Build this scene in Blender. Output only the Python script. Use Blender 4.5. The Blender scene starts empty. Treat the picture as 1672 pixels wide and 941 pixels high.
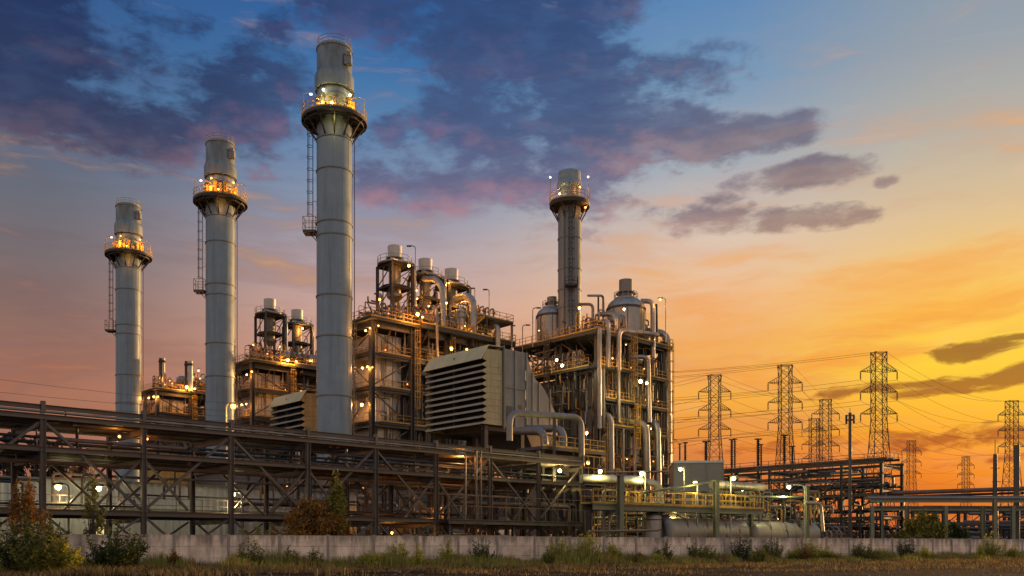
import bpy, math, random
from math import pi, sin, cos, sqrt, atan2, radians as R
from mathutils import Vector, Matrix, noise as mnoise
random.seed(11)
sc = bpy.context.scene
C = bpy.data.collections.new("plant"); sc.collection.children.link(C)
F, CX, HY, EYE = 1450.0, 836.0, 889.0, 1.35      # lens in pixels of the photograph, horizon row, eye height

def at(px, py, d):
    return Vector(((px-CX)/F*d, d, EYE+(HY-py)/F*d))
def zat(py, d): return EYE+(HY-py)/F*d

# ------------------------------------------------------------------ mesh builder
class MB:
    def __init__(s): s.v=[]; s.f=[]; s.s=[]
    def add(s, vs, fs, smooth=False):
        b=len(s.v); s.v.extend([tuple(p) for p in vs])
        for f in fs: s.f.append([b+i for i in f]); s.s.append(smooth)
    def box(s,x0,x1,y0,y1,z0,z1):
        s.add([(x0,y0,z0),(x1,y0,z0),(x1,y1,z0),(x0,y1,z0),(x0,y0,z1),(x1,y0,z1),(x1,y1,z1),(x0,y1,z1)],
              [(0,3,2,1),(4,5,6,7),(0,1,5,4),(1,2,6,5),(2,3,7,6),(3,0,4,7)])
        return s
    def bar(s,p,q,w,h=None,up=(0,0,1),off=(0,0)):
        h=h or w; p=Vector(p); q=Vector(q); d=(q-p)
        if d.length<1e-6: return s
        d.normalize(); up=Vector(up)
        if abs(d.dot(up))>.98: up=Vector((1,0,0)) if abs(d.x)<.9 else Vector((0,1,0))
        a=d.cross(up).normalized(); b=a.cross(d).normalized()
        o=a*off[0]+b*off[1]; a=a*(w/2); b=b*(h/2)
        vs=[p+o-a-b,p+o+a-b,p+o+a+b,p+o-a+b,q+o-a-b,q+o+a-b,q+o+a+b,q+o-a+b]
        s.add(vs,[(0,3,2,1),(4,5,6,7),(0,1,5,4),(1,2,6,5),(2,3,7,6),(3,0,4,7)]); return s
    def ibeam(s,p,q,w,h,up=(0,0,1)):
        t=h*.09
        s.bar(p,q,w,t,up,(0,h/2-t/2)); s.bar(p,q,w,t,up,(0,-h/2+t/2)); s.bar(p,q,w*.22,h-2*t,up); return s
    def hcol(s,x,y,z0,z1,w,web_x=True):
        t=w*.12
        if web_x:
            s.box(x-w/2,x+w/2,y-w/2,y-w/2+t,z0,z1); s.box(x-w/2,x+w/2,y+w/2-t,y+w/2,z0,z1); s.box(x-t/2,x+t/2,y-w/2+t,y+w/2-t,z0,z1)
        else:
            s.box(x-w/2,x-w/2+t,y-w/2,y+w/2,z0,z1); s.box(x+w/2-t,x+w/2,y-w/2,y+w/2,z0,z1); s.box(x-w/2+t,x+w/2-t,y-t/2,y+t/2,z0,z1)
        return s
    def tube(s,pts,r,n=8,bend=0,caps=True,seg=5,r_end=None):
        P=[Vector(p) for p in pts]; Q=[P[0]]
        for i in range(1,len(P)-1):
            a,b,c=P[i-1],P[i],P[i+1]; u=(a-b); w=(c-b)
            bd=min(bend,u.length*.49,w.length*.49)
            if bd<=0 or u.normalized().dot(w.normalized())<-.999: Q.append(b); continue
            u.normalize(); w.normalize()
            for k in range(seg+1):
                t=k/seg; p0=b+u*bd; p1=b+w*bd
                Q.append(p0*(1-t)**2+b*2*t*(1-t)+p1*t*t)
        Q.append(P[-1]); m=len(Q); vs=[]; ref=None
        for i in range(m):
            d=(Q[min(i+1,m-1)]-Q[max(i-1,0)])
            d=d.normalized() if d.length>1e-9 else Vector((0,0,1))
            if ref is None:
                ref=Vector((0,0,1)) if abs(d.z)<.9 else Vector((1,0,0))
            a=(ref-d*ref.dot(d)); a=a.normalized() if a.length>1e-6 else d.orthogonal().normalized(); ref=a; b=d.cross(a)
            rr=r if r_end is None else r+(r_end-r)*i/(m-1)
            for k in range(n):
                t=2*pi*k/n; vs.append(Q[i]+a*(cos(t)*rr)+b*(sin(t)*rr))
        fs=[(i*n+k,i*n+(k+1)%n,(i+1)*n+(k+1)%n,(i+1)*n+k) for i in range(m-1) for k in range(n)]
        s.add(vs,fs,n>4)
        if caps:
            s.add(vs[:n],[tuple(range(n-1,-1,-1))]); s.add(vs[-n:],[tuple(range(n))])
        return s
    def cyl(s,p,q,r,n=16,r1=None,caps=True): return s.tube([p,q],r,n,caps=caps,r_end=r1)
    def lathe(s,prof,cx=0,cy=0,n=32,smooth=True,cap=True):
        # every straight run of the profile has its own vertices, so that edges stay crisp
        for (r0,z0),(r1,z1) in zip(prof[:-1],prof[1:]):
            vs=[(cx+r0*cos(2*pi*k/n),cy+r0*sin(2*pi*k/n),z0) for k in range(n)]+[(cx+r1*cos(2*pi*k/n),cy+r1*sin(2*pi*k/n),z1) for k in range(n)]
            s.add(vs,[(k,(k+1)%n,n+(k+1)%n,n+k) for k in range(n)],smooth)
        return s
    def dome(s,cx,cy,z,r,h,n=24,m=6):
        vs=[];fs=[]
        for i in range(m+1):
            t=pi/2*i/m; rr=max(r*cos(t),.001)
            for k in range(n): vs.append((cx+rr*cos(2*pi*k/n),cy+rr*sin(2*pi*k/n),z+h*sin(t)))
        for i in range(m):
            for k in range(n): fs.append((i*n+k,i*n+(k+1)%n,(i+1)*n+(k+1)%n,(i+1)*n+k))
        s.add(vs,fs,True); return s
    def torus(s,c,r,t,n=24,m=5,axis='z'):
        vs=[];fs=[]
        for i in range(n):
            a=2*pi*i/n
            for k in range(m):
                b=2*pi*k/m; rr=r+t*cos(b); p=(rr*cos(a),rr*sin(a),t*sin(b))
                if axis=='y': p=(p[0],p[2],p[1])
                if axis=='x': p=(p[2],p[0],p[1])
                vs.append((c[0]+p[0],c[1]+p[1],c[2]+p[2]))
        for i in range(n):
            for k in range(m): fs.append((i*m+k,((i+1)%n)*m+k,((i+1)%n)*m+(k+1)%m,i*m+(k+1)%m))
        s.add(vs,fs,True); return s
    def prism(s,poly,y0,y1):           # polygon in x,z drawn out along y
        n=len(poly); vs=[(x,y0,z) for x,z in poly]+[(x,y1,z) for x,z in poly]
        s.add(vs,[tuple(range(n)),tuple(range(2*n-1,n-1,-1))]+[(i,n+i,n+(i+1)%n,(i+1)%n) for i in range(n)]); return s
    def rail(s,pts,h=1.1,sp=1.5,w=.06,toe=True):
        for a,b in zip(pts[:-1],pts[1:]):
            a=Vector(a); b=Vector(b); L=(b-a).length; k=max(1,round(L/sp))
            for i in range(k+1):
                p=a+(b-a)*(i/k); s.bar(p,p+Vector((0,0,h)),w)
            for zz in (h,h*.55): s.bar(a+Vector((0,0,zz)),b+Vector((0,0,zz)),w*.95)
            if toe: s.bar(a+Vector((0,0,.1)),b+Vector((0,0,.1)),.03,.18)
        return s
    def ball(s,c,r,n=10,m=6):
        vs=[];fs=[]
        for i in range(m+1):
            t=pi*i/m-pi/2
            for k in range(n): vs.append((c[0]+r*cos(t)*cos(2*pi*k/n),c[1]+r*cos(t)*sin(2*pi*k/n),c[2]+r*sin(t)))
        for i in range(m):
            for k in range(n): fs.append((i*n+k,i*n+(k+1)%n,(i+1)*n+(k+1)%n,(i+1)*n+k))
        s.add(vs,fs,True); return s
    def build(s,name,mat,parent=None,loc=None):
        me=bpy.data.meshes.new(name); me.from_pydata(s.v,[],s.f); me.polygons.foreach_set('use_smooth',s.s)
        for m in (mat if isinstance(mat,(list,tuple)) else [mat]): me.materials.append(m)
        me.update(); o=bpy.data.objects.new(name,me); C.objects.link(o)
        if parent is not None: o.parent=parent
        if loc is not None: o.location=loc
        return o

def tag(o,label=None,cat=None,group=None,kind=None):
    for k,v in (('label',label),('category',cat),('group',group),('kind',kind)):
        if v: o[k]=v
    return o
def thing(name,label,cat,loc=(0,0,0),rz=0,group=None):
    o=bpy.data.objects.new(name,None); o.empty_display_size=.5; C.objects.link(o)
    o.location=loc; o.rotation_euler=(0,0,rz); return tag(o,label,cat,group)
def copy_tree(o,loc=None,rz=None,label=None,parent=None,group=None,scale=None):
    c=o.copy(); C.objects.link(c)
    if parent is not None: c.parent=parent
    if loc is not None: c.location=loc
    if rz is not None: c.rotation_euler=(0,0,rz)
    if scale is not None: c.scale=(scale,scale,scale)
    if label: c['label']=label
    if group: c['group']=group
    for ch in list(o.children): copy_tree(ch,parent=c)
    return c
def light(parent,loc,power,col,size=.15):
    l=bpy.data.lights.new('lamp_glow','POINT'); l.energy=power; l.color=col; l.shadow_soft_size=size
    o=bpy.data.objects.new('lamp_glow',l); C.objects.link(o); o.parent=parent; o.location=loc; return o

# ------------------------------------------------------------------ materials
def lin(r,g,b,k=1.0):
    return tuple((((c/255)/12.92) if c/255<=.04045 else ((c/255+.055)/1.055)**2.4)*k for c in (r,g,b))+(1.0,)
def mat(name,col,rough=.6,metal=0.0,var=.25,scale=1.5,dirt=None,dirt_amt=.35,streak=False,bump=0.0,spec=None,col2=None):
    m=bpy.data.materials.new(name); m.use_nodes=True; nt=m.node_tree; N=nt.nodes; L=nt.links
    b=N['Principled BSDF']; b.inputs['Metallic'].default_value=metal
    if spec is not None: b.inputs['Specular IOR Level'].default_value=spec
    tc=N.new('ShaderNodeTexCoord'); mp=N.new('ShaderNodeMapping'); L.new(tc.outputs['Object'],mp.inputs[0])
    oi=N.new('ShaderNodeObjectInfo'); ad=N.new('ShaderNodeVectorMath'); ad.operation='MULTIPLY_ADD'
    cmb=N.new('ShaderNodeCombineXYZ')
    for i in range(3): L.new(oi.outputs['Random'],cmb.inputs[i])
    L.new(cmb.outputs[0],ad.inputs[0]); ad.inputs[1].default_value=(37,53,0); L.new(mp.outputs[0],ad.inputs[2])
    n1=N.new('ShaderNodeTexNoise'); n1.inputs['Scale'].default_value=scale; n1.inputs['Detail'].default_value=6; n1.inputs['Roughness'].default_value=.62
    L.new(ad.outputs[0],n1.inputs['Vector'])
    r1=N.new('ShaderNodeMapRange'); r1.inputs[1].default_value=.3; r1.inputs[2].default_value=.7; r1.inputs[3].default_value=1-var; r1.inputs[4].default_value=1+var
    L.new(n1.outputs[0],r1.inputs[0])
    mx=N.new('ShaderNodeMix'); mx.data_type='RGBA'; mx.blend_type='MULTIPLY'; mx.inputs[0].default_value=1
    c=tuple(col)+((1,) if len(col)==3 else ()); mx.inputs[6].default_value=c
    L.new(r1.outputs[0],mx.inputs[7]); out=mx.outputs[2]
    if dirt is not None:
        n2=N.new('ShaderNodeTexNoise'); n2.inputs['Scale'].default_value=scale*(.55 if not streak else 1); n2.inputs['Detail'].default_value=7; n2.inputs['Roughness'].default_value=.7
        if streak:
            mp2=N.new('ShaderNodeMapping'); mp2.inputs['Scale'].default_value=(1.6,1.6,.09); L.new(ad.outputs[0],mp2.inputs[0]); L.new(mp2.outputs[0],n2.inputs['Vector'])
        else: L.new(ad.outputs[0],n2.inputs['Vector'])
        r2=N.new('ShaderNodeMapRange'); r2.inputs[1].default_value=.5; r2.inputs[2].default_value=.75; r2.inputs[4].default_value=dirt_amt; L.new(n2.outputs[0],r2.inputs[0])
        m2=N.new('ShaderNodeMix'); m2.data_type='RGBA'; L.new(r2.outputs[0],m2.inputs[0]); L.new(out,m2.inputs[6]); m2.inputs[7].default_value=tuple(dirt)+((1,) if len(dirt)==3 else ()); out=m2.outputs[2]
    L.new(out,b.inputs['Base Color'])
    r3=N.new('ShaderNodeMapRange'); r3.inputs[1].default_value=.3; r3.inputs[2].default_value=.7; r3.inputs[3].default_value=max(.05,rough-.12); r3.inputs[4].default_value=min(1,rough+.12)
    L.new(n1.outputs[0],r3.inputs[0]); L.new(r3.outputs[0],b.inputs['Roughness'])
    if bump:
        bp=N.new('ShaderNodeBump'); bp.inputs['Strength'].default_value=bump; bp.inputs['Distance'].default_value=.03; L.new(n1.outputs[0],bp.inputs['Height']); L.new(bp.outputs[0],b.inputs['Normal'])
    return m
def leafmat(name,cols,rough=.6,trans=.25):
    m=bpy.data.materials.new(name); m.use_nodes=True; nt=m.node_tree; N=nt.nodes; L=nt.links
    b=N['Principled BSDF']; b.inputs['Roughness'].default_value=rough; b.inputs['Specular IOR Level'].default_value=.25
    g=N.new('ShaderNodeNewGeometry'); tc=N.new('ShaderNodeTexCoord'); n1=N.new('ShaderNodeTexNoise'); n1.inputs['Scale'].default_value=.9; n1.inputs['Detail'].default_value=3
    L.new(tc.outputs['Object'],n1.inputs['Vector'])
    a=N.new('ShaderNodeMath'); a.operation='MULTIPLY_ADD'; L.new(g.outputs['Random Per Island'],a.inputs[0]); a.inputs[1].default_value=.55
    a2=N.new('ShaderNodeMath'); a2.operation='MULTIPLY_ADD'; L.new(n1.outputs[0],a2.inputs[0]); a2.inputs[1].default_value=1.5; a2.inputs[2].default_value=-.52; L.new(a2.outputs[0],a.inputs[2])
    cr=N.new('ShaderNodeValToRGB'); e=cr.color_ramp.elements
    for i,c in enumerate(cols):
        p=i/(len(cols)-1)
        if i==0: x=e[0]; x.position=0
        elif i==len(cols)-1: x=e[-1]; x.position=1
        else: x=e.new(p)
        x.color=tuple(c)+(1,)
    L.new(a.outputs[0],cr.inputs[0]); L.new(cr.outputs[0],b.inputs['Base Color'])
    t=N.new('ShaderNodeBsdfTranslucent'); L.new(cr.outputs[0],t.inputs[0]); ms=N.new('ShaderNodeMixShader'); ms.inputs[0].default_value=trans
    L.new(b.outputs[0],ms.inputs[1]); L.new(t.outputs[0],ms.inputs[2]); L.new(ms.outputs[0],N['Material Output'].inputs[0]); return m
def emis(name,col,strength):
    m=bpy.data.materials.new(name); m.use_nodes=True; b=m.node_tree.nodes['Principled BSDF']
    b.inputs['Base Color'].default_value=(.8,.8,.8,1); b.inputs['Emission Color'].default_value=tuple(col)+(1,); b.inputs['Emission Strength'].default_value=strength; return m

M={}
M['stack']=mat('stack_paint',(.225,.292,.335),.42,0,.14,.5,(.13,.12,.105),.75,True)
M['stackd']=mat('dark_stack_paint',(.20,.205,.205),.42,.2,.15,.5,(.12,.11,.10),.45,True)
M['stackband']=mat('stack_band',(.20,.205,.2),.5,0,.2,1)
M['steel']=mat('grey_steel',(.062,.058,.055),.5,.2,.25,.9,(.13,.075,.045),.45)
M['rack']=mat('rack_steel',(.112,.094,.078),.55,.1,.25,.8,(.14,.075,.045),.55)
M['dark']=mat('dark_steel',(.045,.042,.04),.6,.2,.3,1)
M['deck']=mat('deck_grating',(.06,.058,.055),.7,.2,.3,1.5)
M['yellow']=mat('yellow_paint',(.48,.27,.035),.5,0,.25,1.2,(.2,.1,.04),.5)
M['galv']=mat('galvanised_rail',(.30,.29,.27),.45,.4,.2,1.2)
M['silver']=mat('aluminium_cladding',(.34,.325,.30),.46,.75,.18,.8,(.28,.22,.17),.35)
M['silver2']=mat('dull_pipe_cladding',(.22,.205,.185),.5,.4,.22,.9,(.2,.13,.09),.5)
M['rust']=mat('rusty_pipe',(.17,.105,.075),.65,.1,.35,1.2,(.24,.12,.06),.5)
M['casing']=mat('casing_paint',(.10,.10,.10),.55,.1,.18,.6,(.10,.07,.05),.5,True)
M['white']=mat('pale_cladding',(.54,.51,.47),.42,.25,.12,.7,(.3,.22,.15),.35,True)
M['tan']=mat('intake_hood_sheet',(.44,.39,.22),.5,.1,.16,.8,(.18,.13,.08),.65,True)
M['hood']=mat('hood_fascia_sheet',(.60,.50,.25),.45,.1,.12,.6,(.3,.24,.12),.35,True)
M['stone']=mat('roadside_stone',(.13,.095,.07),.9,0,.3,6)
M['duct']=mat('intake_duct_paint',(.235,.245,.235),.5,.05,.16,.7,(.11,.085,.06),.65,True)
M['louver']=mat('louver_blade',(.33,.31,.25),.5,.2,.2,.8)
M['concrete']=mat('precast_concrete',(.82,.63,.47),.85,0,.34,.9,(.14,.105,.08),1.0,True,.4)
M['concrete2']=mat('concrete_post',(.34,.28,.23),.85,0,.2,1.4,(.15,.125,.10),.5)
M['sheet']=mat('pale_sheet_siding',(.43,.465,.49),.5,.1,.10,.6,(.26,.24,.22),.4,True)
M['shed']=mat('grey_shed_sheet',(.17,.168,.16),.5,.1,.12,.6,(.15,.13,.11),.4,True)
M['tank']=mat('cream_tank_paint',(.36,.31,.22),.45,.05,.14,.7,(.28,.2,.12),.45,True)
M['lattice']=mat('lattice_steel',(.10,.085,.07),.6,.3,.2,1)
M['wire']=mat('conductor_wire',(.04,.035,.03),.6,.3,.1,1)
M['porcelain']=mat('insulator_porcelain',(.09,.055,.04),.35,0,.2,2)
M['green']=mat('lamp_tinted_steel',(.19,.20,.12),.5,.05,.2,1,(.14,.1,.06),.4)  # grey steel with the greenish lamp light mixed into its colour
M['soil']=None
M['bark']=mat('bark',(.07,.05,.035),.9,0,.35,4,None,0,False,.4)
M['valve']=mat('valve_body',(.22,.10,.04),.5,.2,.3,2)
M['leaf_dark']=leafmat('dark_green_leaf',[(.022,.03,.008),(.06,.085,.016),(.17,.17,.03)])
M['leaf_olive']=leafmat('olive_leaf',[(.06,.066,.012),(.19,.18,.03),(.40,.32,.055)])
M['leaf_autumn']=leafmat('autumn_leaf',[(.07,.04,.014),(.26,.125,.025),(.50,.24,.04)])
M['leaf_yellow']=leafmat('yellow_green_leaf',[(.20,.20,.025),(.46,.42,.045),(.68,.56,.08)],.6,.35)
M['grass']=leafmat('roadside_grass_blade',[(.14,.085,.03),(.34,.22,.07),(.27,.29,.04),(.55,.46,.08)],.7,.3)
M['drygrass']=leafmat('dry_grass_blade',[(.06,.035,.016),(.19,.13,.05),(.42,.30,.11)],.7,.4)
M['wood']=leafmat('far_foliage',[(.02,.018,.012),(.04,.034,.018),(.06,.05,.025)],.8,.1)
M['sodium']=emis('sodium_lamp',(1.0,.33,.06),3.2)
M['warm']=emis('warm_white_lamp',(1.0,.82,.42),12)
M['cool']=emis('white_lamp',(1.0,.88,.62),3.5)
SOD=(1.0,.40,.07); WARM=(1.0,.80,.36); COOL=(1.0,.88,.62); GRN=(1.0,.86,.30)

def soil():
    m=bpy.data.materials.new('dry_soil'); m.use_nodes=True; N=m.node_tree.nodes; L=m.node_tree.links; b=N['Principled BSDF']; b.inputs['Roughness'].default_value=1; b.inputs['Specular IOR Level'].default_value=.05
    tc=N.new('ShaderNodeTexCoord'); a=N.new('ShaderNodeTexNoise'); a.inputs['Scale'].default_value=.35; a.inputs['Detail'].default_value=10; a.inputs['Roughness'].default_value=.7
    L.new(tc.outputs['Object'],a.inputs['Vector']); cr=N.new('ShaderNodeValToRGB'); e=cr.color_ramp.elements
    e[0].position=.35; e[0].color=(.014,.008,.005,1); e[1].position=.68; e[1].color=(.085,.046,.024,1); x=e.new(.52); x.color=(.038,.02,.011,1)
    L.new(a.outputs[0],cr.inputs[0]); L.new(cr.outputs[0],b.inputs['Base Color'])
    bp=N.new('ShaderNodeBump'); bp.inputs['Distance'].default_value=.35; bp.inputs['Strength'].default_value=1; a2=N.new('ShaderNodeTexNoise'); a2.inputs['Scale'].default_value=2.5; a2.inputs['Detail'].default_value=8
    L.new(tc.outputs['Object'],a2.inputs['Vector']); L.new(a2.outputs[0],bp.inputs['Height']); L.new(bp.outputs[0],b.inputs['Normal']); return m
M['soil']=soil()

def stain(m,col,scale,sc3,lo,hi,amt,zlo=None,zhi=None):
    # one more layer of dirt: streaky noise, kept to a band of the thing's own height (mud splash, soot) when zlo/zhi are given
    nt=m.node_tree; N=nt.nodes; L=nt.links; b=N['Principled BSDF']; src=b.inputs['Base Color'].links[0].from_socket
    tc=N.new('ShaderNodeTexCoord'); mp=N.new('ShaderNodeMapping'); mp.inputs['Scale'].default_value=sc3; L.new(tc.outputs['Object'],mp.inputs[0])
    n=N.new('ShaderNodeTexNoise'); n.inputs['Scale'].default_value=scale; n.inputs['Detail'].default_value=8; n.inputs['Roughness'].default_value=.65; L.new(mp.outputs[0],n.inputs['Vector']); v=n.outputs[0]
    if zlo is not None:
        sx=N.new('ShaderNodeSeparateXYZ'); L.new(tc.outputs['Object'],sx.inputs[0]); r=N.new('ShaderNodeMapRange'); r.inputs[1].default_value=zlo; r.inputs[2].default_value=zhi; r.inputs[3].default_value=-.25; r.inputs[4].default_value=.25; L.new(sx.outputs[2],r.inputs[0])
        a=N.new('ShaderNodeMath'); a.operation='ADD'; L.new(v,a.inputs[0]); L.new(r.outputs[0],a.inputs[1]); v=a.outputs[0]
    q=N.new('ShaderNodeMapRange'); q.inputs[1].default_value=lo; q.inputs[2].default_value=hi; q.inputs[4].default_value=amt; L.new(v,q.inputs[0])
    x=N.new('ShaderNodeMix'); x.data_type='RGBA'; L.new(q.outputs[0],x.inputs[0]); L.new(src,x.inputs[6]); x.inputs[7].default_value=tuple(col)+(1,); L.new(x.outputs[2],b.inputs['Base Color'])
stain(M['concrete'],(.12,.085,.055),3.0,(1,1,1),.45,.66,.6,.9,.0)
stain(M['concrete'],(.09,.075,.06),2.2,(1.3,1.3,.12),.58,.74,.6,.4,1.9)
stain(M['concrete'],(.30,.17,.09),.8,(1,1,.5),.58,.72,.5)
stain(M['stack'],(.16,.10,.06),2.4,(1,1,.05),.60,.74,.6)
stain(M['stack'],(.06,.055,.05),.9,(1,1,.25),.50,.80,.75,50,68)
stain(M['tan'],(.12,.08,.05),2.6,(1,1,.1),.56,.72,.6)
stain(M['duct'],(.10,.075,.05),2.6,(1,1,.1),.56,.72,.6)
stain(M['rack'],(.17,.085,.045),2.5,(1,1,1),.52,.66,.6)
stain(M['silver'],(.16,.12,.09),2.0,(1,1,.4),.52,.70,.6)
# ------------------------------------------------------------------ camera and render settings
cam=bpy.data.cameras.new('camera'); co=bpy.data.objects.new('camera',cam); sc.collection.objects.link(co); sc.camera=co
co.location=(0,0,EYE); co.rotation_euler=(pi/2,0,0); cam.sensor_width=36; cam.lens=F/1672*36; cam.shift_y=(HY-470.5)/1672; cam.clip_end=9000; cam.clip_start=.2
sc.view_settings.view_transform='Standard'; sc.view_settings.look='None'; sc.view_settings.exposure=0; sc.view_settings.gamma=1; sc.view_settings.use_curve_mapping=False
sc.render.engine='CYCLES'; cy=sc.cycles; cy.use_denoising=True; cy.denoiser='OPENIMAGEDENOISE'; cy.max_bounces=5; cy.diffuse_bounces=3; cy.glossy_bounces=3; cy.transmission_bounces=2
cy.caustics_reflective=False; cy.caustics_refractive=False; cy.sample_clamp_indirect=6; cy.use_light_tree=True; cy.light_sampling_threshold=.01

# ------------------------------------------------------------------ sky: dusk gradient, Nishita air, clouds by direction
def make_world():
    w=bpy.data.worlds.new("World"); sc.world=w; w.use_nodes=True; nt=w.node_tree; N=nt.nodes; L=nt.links; N.clear()
    out=N.new('ShaderNodeOutputWorld'); bg=N.new('ShaderNodeBackground'); L.new(bg.outputs[0],out.inputs[0])
    tc=N.new('ShaderNodeTexCoord'); sp=N.new('ShaderNodeSeparateXYZ'); L.new(tc.outputs['Generated'],sp.inputs[0])
    def val(x,sock):
        if hasattr(x,'is_linked') or isinstance(x,bpy.types.NodeSocket): L.new(x,sock)
        else: sock.default_value=x
    def ma(op,a,b=0,c=None,clamp=False):
        n=N.new('ShaderNodeMath'); n.operation=op; n.use_clamp=clamp; val(a,n.inputs[0]); val(b,n.inputs[1])
        if c is not None: val(c,n.inputs[2])
        return n.outputs[0]
    def mr(x,a,b,c=0,d=1,smooth=True):
        n=N.new('ShaderNodeMapRange'); n.interpolation_type='SMOOTHSTEP' if smooth else 'LINEAR'; val(x,n.inputs[0])
        for i,v in enumerate((a,b,c,d)): n.inputs[i+1].default_value=v
        return n.outputs[0]
    def mixc(f,a,b,mode='MIX'):
        n=N.new('ShaderNodeMix'); n.data_type='RGBA'; n.blend_type=mode; val(f,n.inputs[0]); val(a,n.inputs[6]); val(b,n.inputs[7]); return n.outputs[2]
    def ramp(x,stops,lo,hi):
        n=N.new('ShaderNodeValToRGB'); e=n.color_ramp.elements
        for i,(p,c) in enumerate(stops):
            q=(p-lo)/(hi-lo)
            if i==0: k=e[0]; k.position=q
            elif i==1: k=e[1]; k.position=q
            else: k=e.new(q)
            k.color=c
        L.new(mr(x,lo,hi,0,1,False),n.inputs[0]); return n.outputs[0]
    D=180/pi
    az=ma('MULTIPLY',ma('ARCTAN2',sp.outputs[0],sp.outputs[1]),D); el=ma('MULTIPLY',ma('ARCSINE',sp.outputs[2]),D)
    # --- clear-sky colour down four compass bearings
    Lf=ramp(el,[(0,lin(144,92,72)),(5,lin(166,108,82)),(9,lin(166,112,90)),(12.5,lin(142,108,98)),(16,lin(120,108,110)),(20,lin(102,108,122)),(25,lin(72,106,148)),(32,lin(40,82,140))],0,40)
    Ml=ramp(el,[(0,lin(186,110,70)),(6,lin(204,130,92)),(11,lin(214,154,126)),(14.5,lin(206,164,150)),(18,lin(176,160,166)),(21,lin(136,148,172)),(25,lin(90,132,174)),(28,lin(60,112,166)),(33,lin(38,88,152))],0,40)
    Mr=ramp(el,[(0,lin(190,96,48)),(3.5,lin(206,112,56)),(6,lin(226,132,52)),(9,lin(248,172,66)),(12.5,lin(240,172,96)),(15.5,lin(238,190,146)),(18.5,lin(220,196,176)),(22.5,lin(168,174,182)),(27,lin(118,152,184)),(33,lin(78,126,180))],0,40)
    Rt=ramp(el,[(0,lin(196,90,40)),(3,lin(226,102,30)),(5,lin(250,130,28)),(7.5,lin(255,178,42)),(10.5,lin(255,208,58)),(13.5,lin(252,198,84)),(16,lin(242,198,122)),(18.5,lin(222,192,148)),(22.5,lin(186,178,164)),(27,lin(150,160,170)),(34,lin(116,144,170))],0,40)
    Bk=ramp(el,[(0,lin(206,172,146)),(8,lin(226,196,172)),(22,lin(190,188,190)),(45,lin(150,166,192)),(85,lin(92,124,172))],0,90)  # unseen sky behind the camera, set brighter and warmer as fill light
    c=mixc(mr(az,-29,-9),Lf,Ml); c=mixc(mr(az,-8,13),c,Mr); c=mixc(mr(az,12,27),c,Rt)
    aa=ma('ABSOLUTE',ma('SUBTRACT',az,6)); back=mr(aa,48,112)
    zen=mr(el,38,70)
    c=mixc(ma('MAXIMUM',back,zen),c,Bk)
    # glow round the low sun just outside the view
    g=ma('POWER',ma('MAXIMUM',mr(ma('SQRT',ma('ADD',ma('POWER',ma('SUBTRACT',az,34),2),ma('POWER',ma('MULTIPLY',ma('SUBTRACT',el,8),1.5),2))),0,20,1,0),0),1.6)
    c=mixc(ma('MULTIPLY',g,.36),c,lin(255,214,70))
    # --- clouds
    cv=N.new('ShaderNodeCombineXYZ'); L.new(az,cv.inputs[0]); L.new(el,cv.inputs[1])
    def nz(vec,scale,detail=8,rough=.58,sx=1.0,sy=1.0,off=(0,0,0),col=False,dist=0.0):
        mp=N.new('ShaderNodeMapping'); mp.inputs['Scale'].default_value=(sx,sy,1); mp.inputs['Location'].default_value=off; L.new(vec,mp.inputs[0])
        n=N.new('ShaderNodeTexNoise'); n.inputs['Scale'].default_value=scale; n.inputs['Detail'].default_value=detail; n.inputs['Roughness'].default_value=rough; n.inputs['Distortion'].default_value=dist
        L.new(mp.outputs[0],n.inputs['Vector']); return n.outputs[1 if col else 0]
    def warp(vec):
        w1=nz(vec,.15,3,.5,1,1.6,(3.1,7.7,0),True)
        s1=N.new('ShaderNodeVectorMath'); s1.operation='SUBTRACT'; L.new(w1,s1.inputs[0]); s1.inputs[1].default_value=(.5,.5,.5)
        s2=N.new('ShaderNodeVectorMath'); s2.operation='MULTIPLY_ADD'; L.new(s1.outputs[0],s2.inputs[0]); s2.inputs[1].default_value=(4.2,2.0,0); L.new(vec,s2.inputs[2])
        return s2.outputs[0]
    def blob(wv,px,py,rx,ry,wt,rot=0):
        a=math.degrees(math.atan((px-CX)/F)); e=math.degrees(math.atan((HY-py)/F*cos(R(a)))); kx=math.degrees(1/F)*cos(R(a))**2
        mp=N.new('ShaderNodeMapping'); mp.vector_type='TEXTURE'; mp.inputs['Location'].default_value=(a,e,0); mp.inputs['Rotation'].default_value=(0,0,R(rot))
        mp.inputs['Scale'].default_value=(rx*kx*1.14,ry*kx*1.14,1); L.new(wv,mp.inputs[0])
        gr=N.new('ShaderNodeTexGradient'); gr.gradient_type='SPHERICAL'; L.new(mp.outputs[0],gr.inputs[0])
        return ma('MULTIPLY',ma('SQRT',gr.outputs[1]),wt)
    def field(wv,bl):
        t=None
        for b in bl:
            x=blob(wv,*b); t=x if t is None else ma('MAXIMUM',t,x)
        return t
    BIG=[(0,60,330,150,1.1,0),(110,180,300,84,1.1,-8),(330,220,250,44,.8,-10),(425,160,140,74,1.1,0),(440,60,85,38,.85,20),(590,8,150,62,1.0,0),
        (230,20,120,40,.7,0),(855,75,230,92,1.15,0),(985,20,130,52,.9,0),(1110,112,140,46,1.0,-6),(640,225,80,40,.85,0),(810,222,180,84,1.0,0),(985,225,250,76,1.12,0),(1190,228,190,40,1.05,3),
        (800,305,300,62,.92,0),(1000,325,160,40,.75,0),(1310,287,130,27,1.05,-3),(1446,298,30,12,.8,0),(1130,352,150,30,.95,-2),(1290,358,150,24,1.0,-4),(1185,318,60,16,.8,0),(1345,205,40,14,.65,0),
        (470,290,110,15,.6,0),(700,368,70,18,.55,0),(850,385,150,24,.55,0)]
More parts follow.
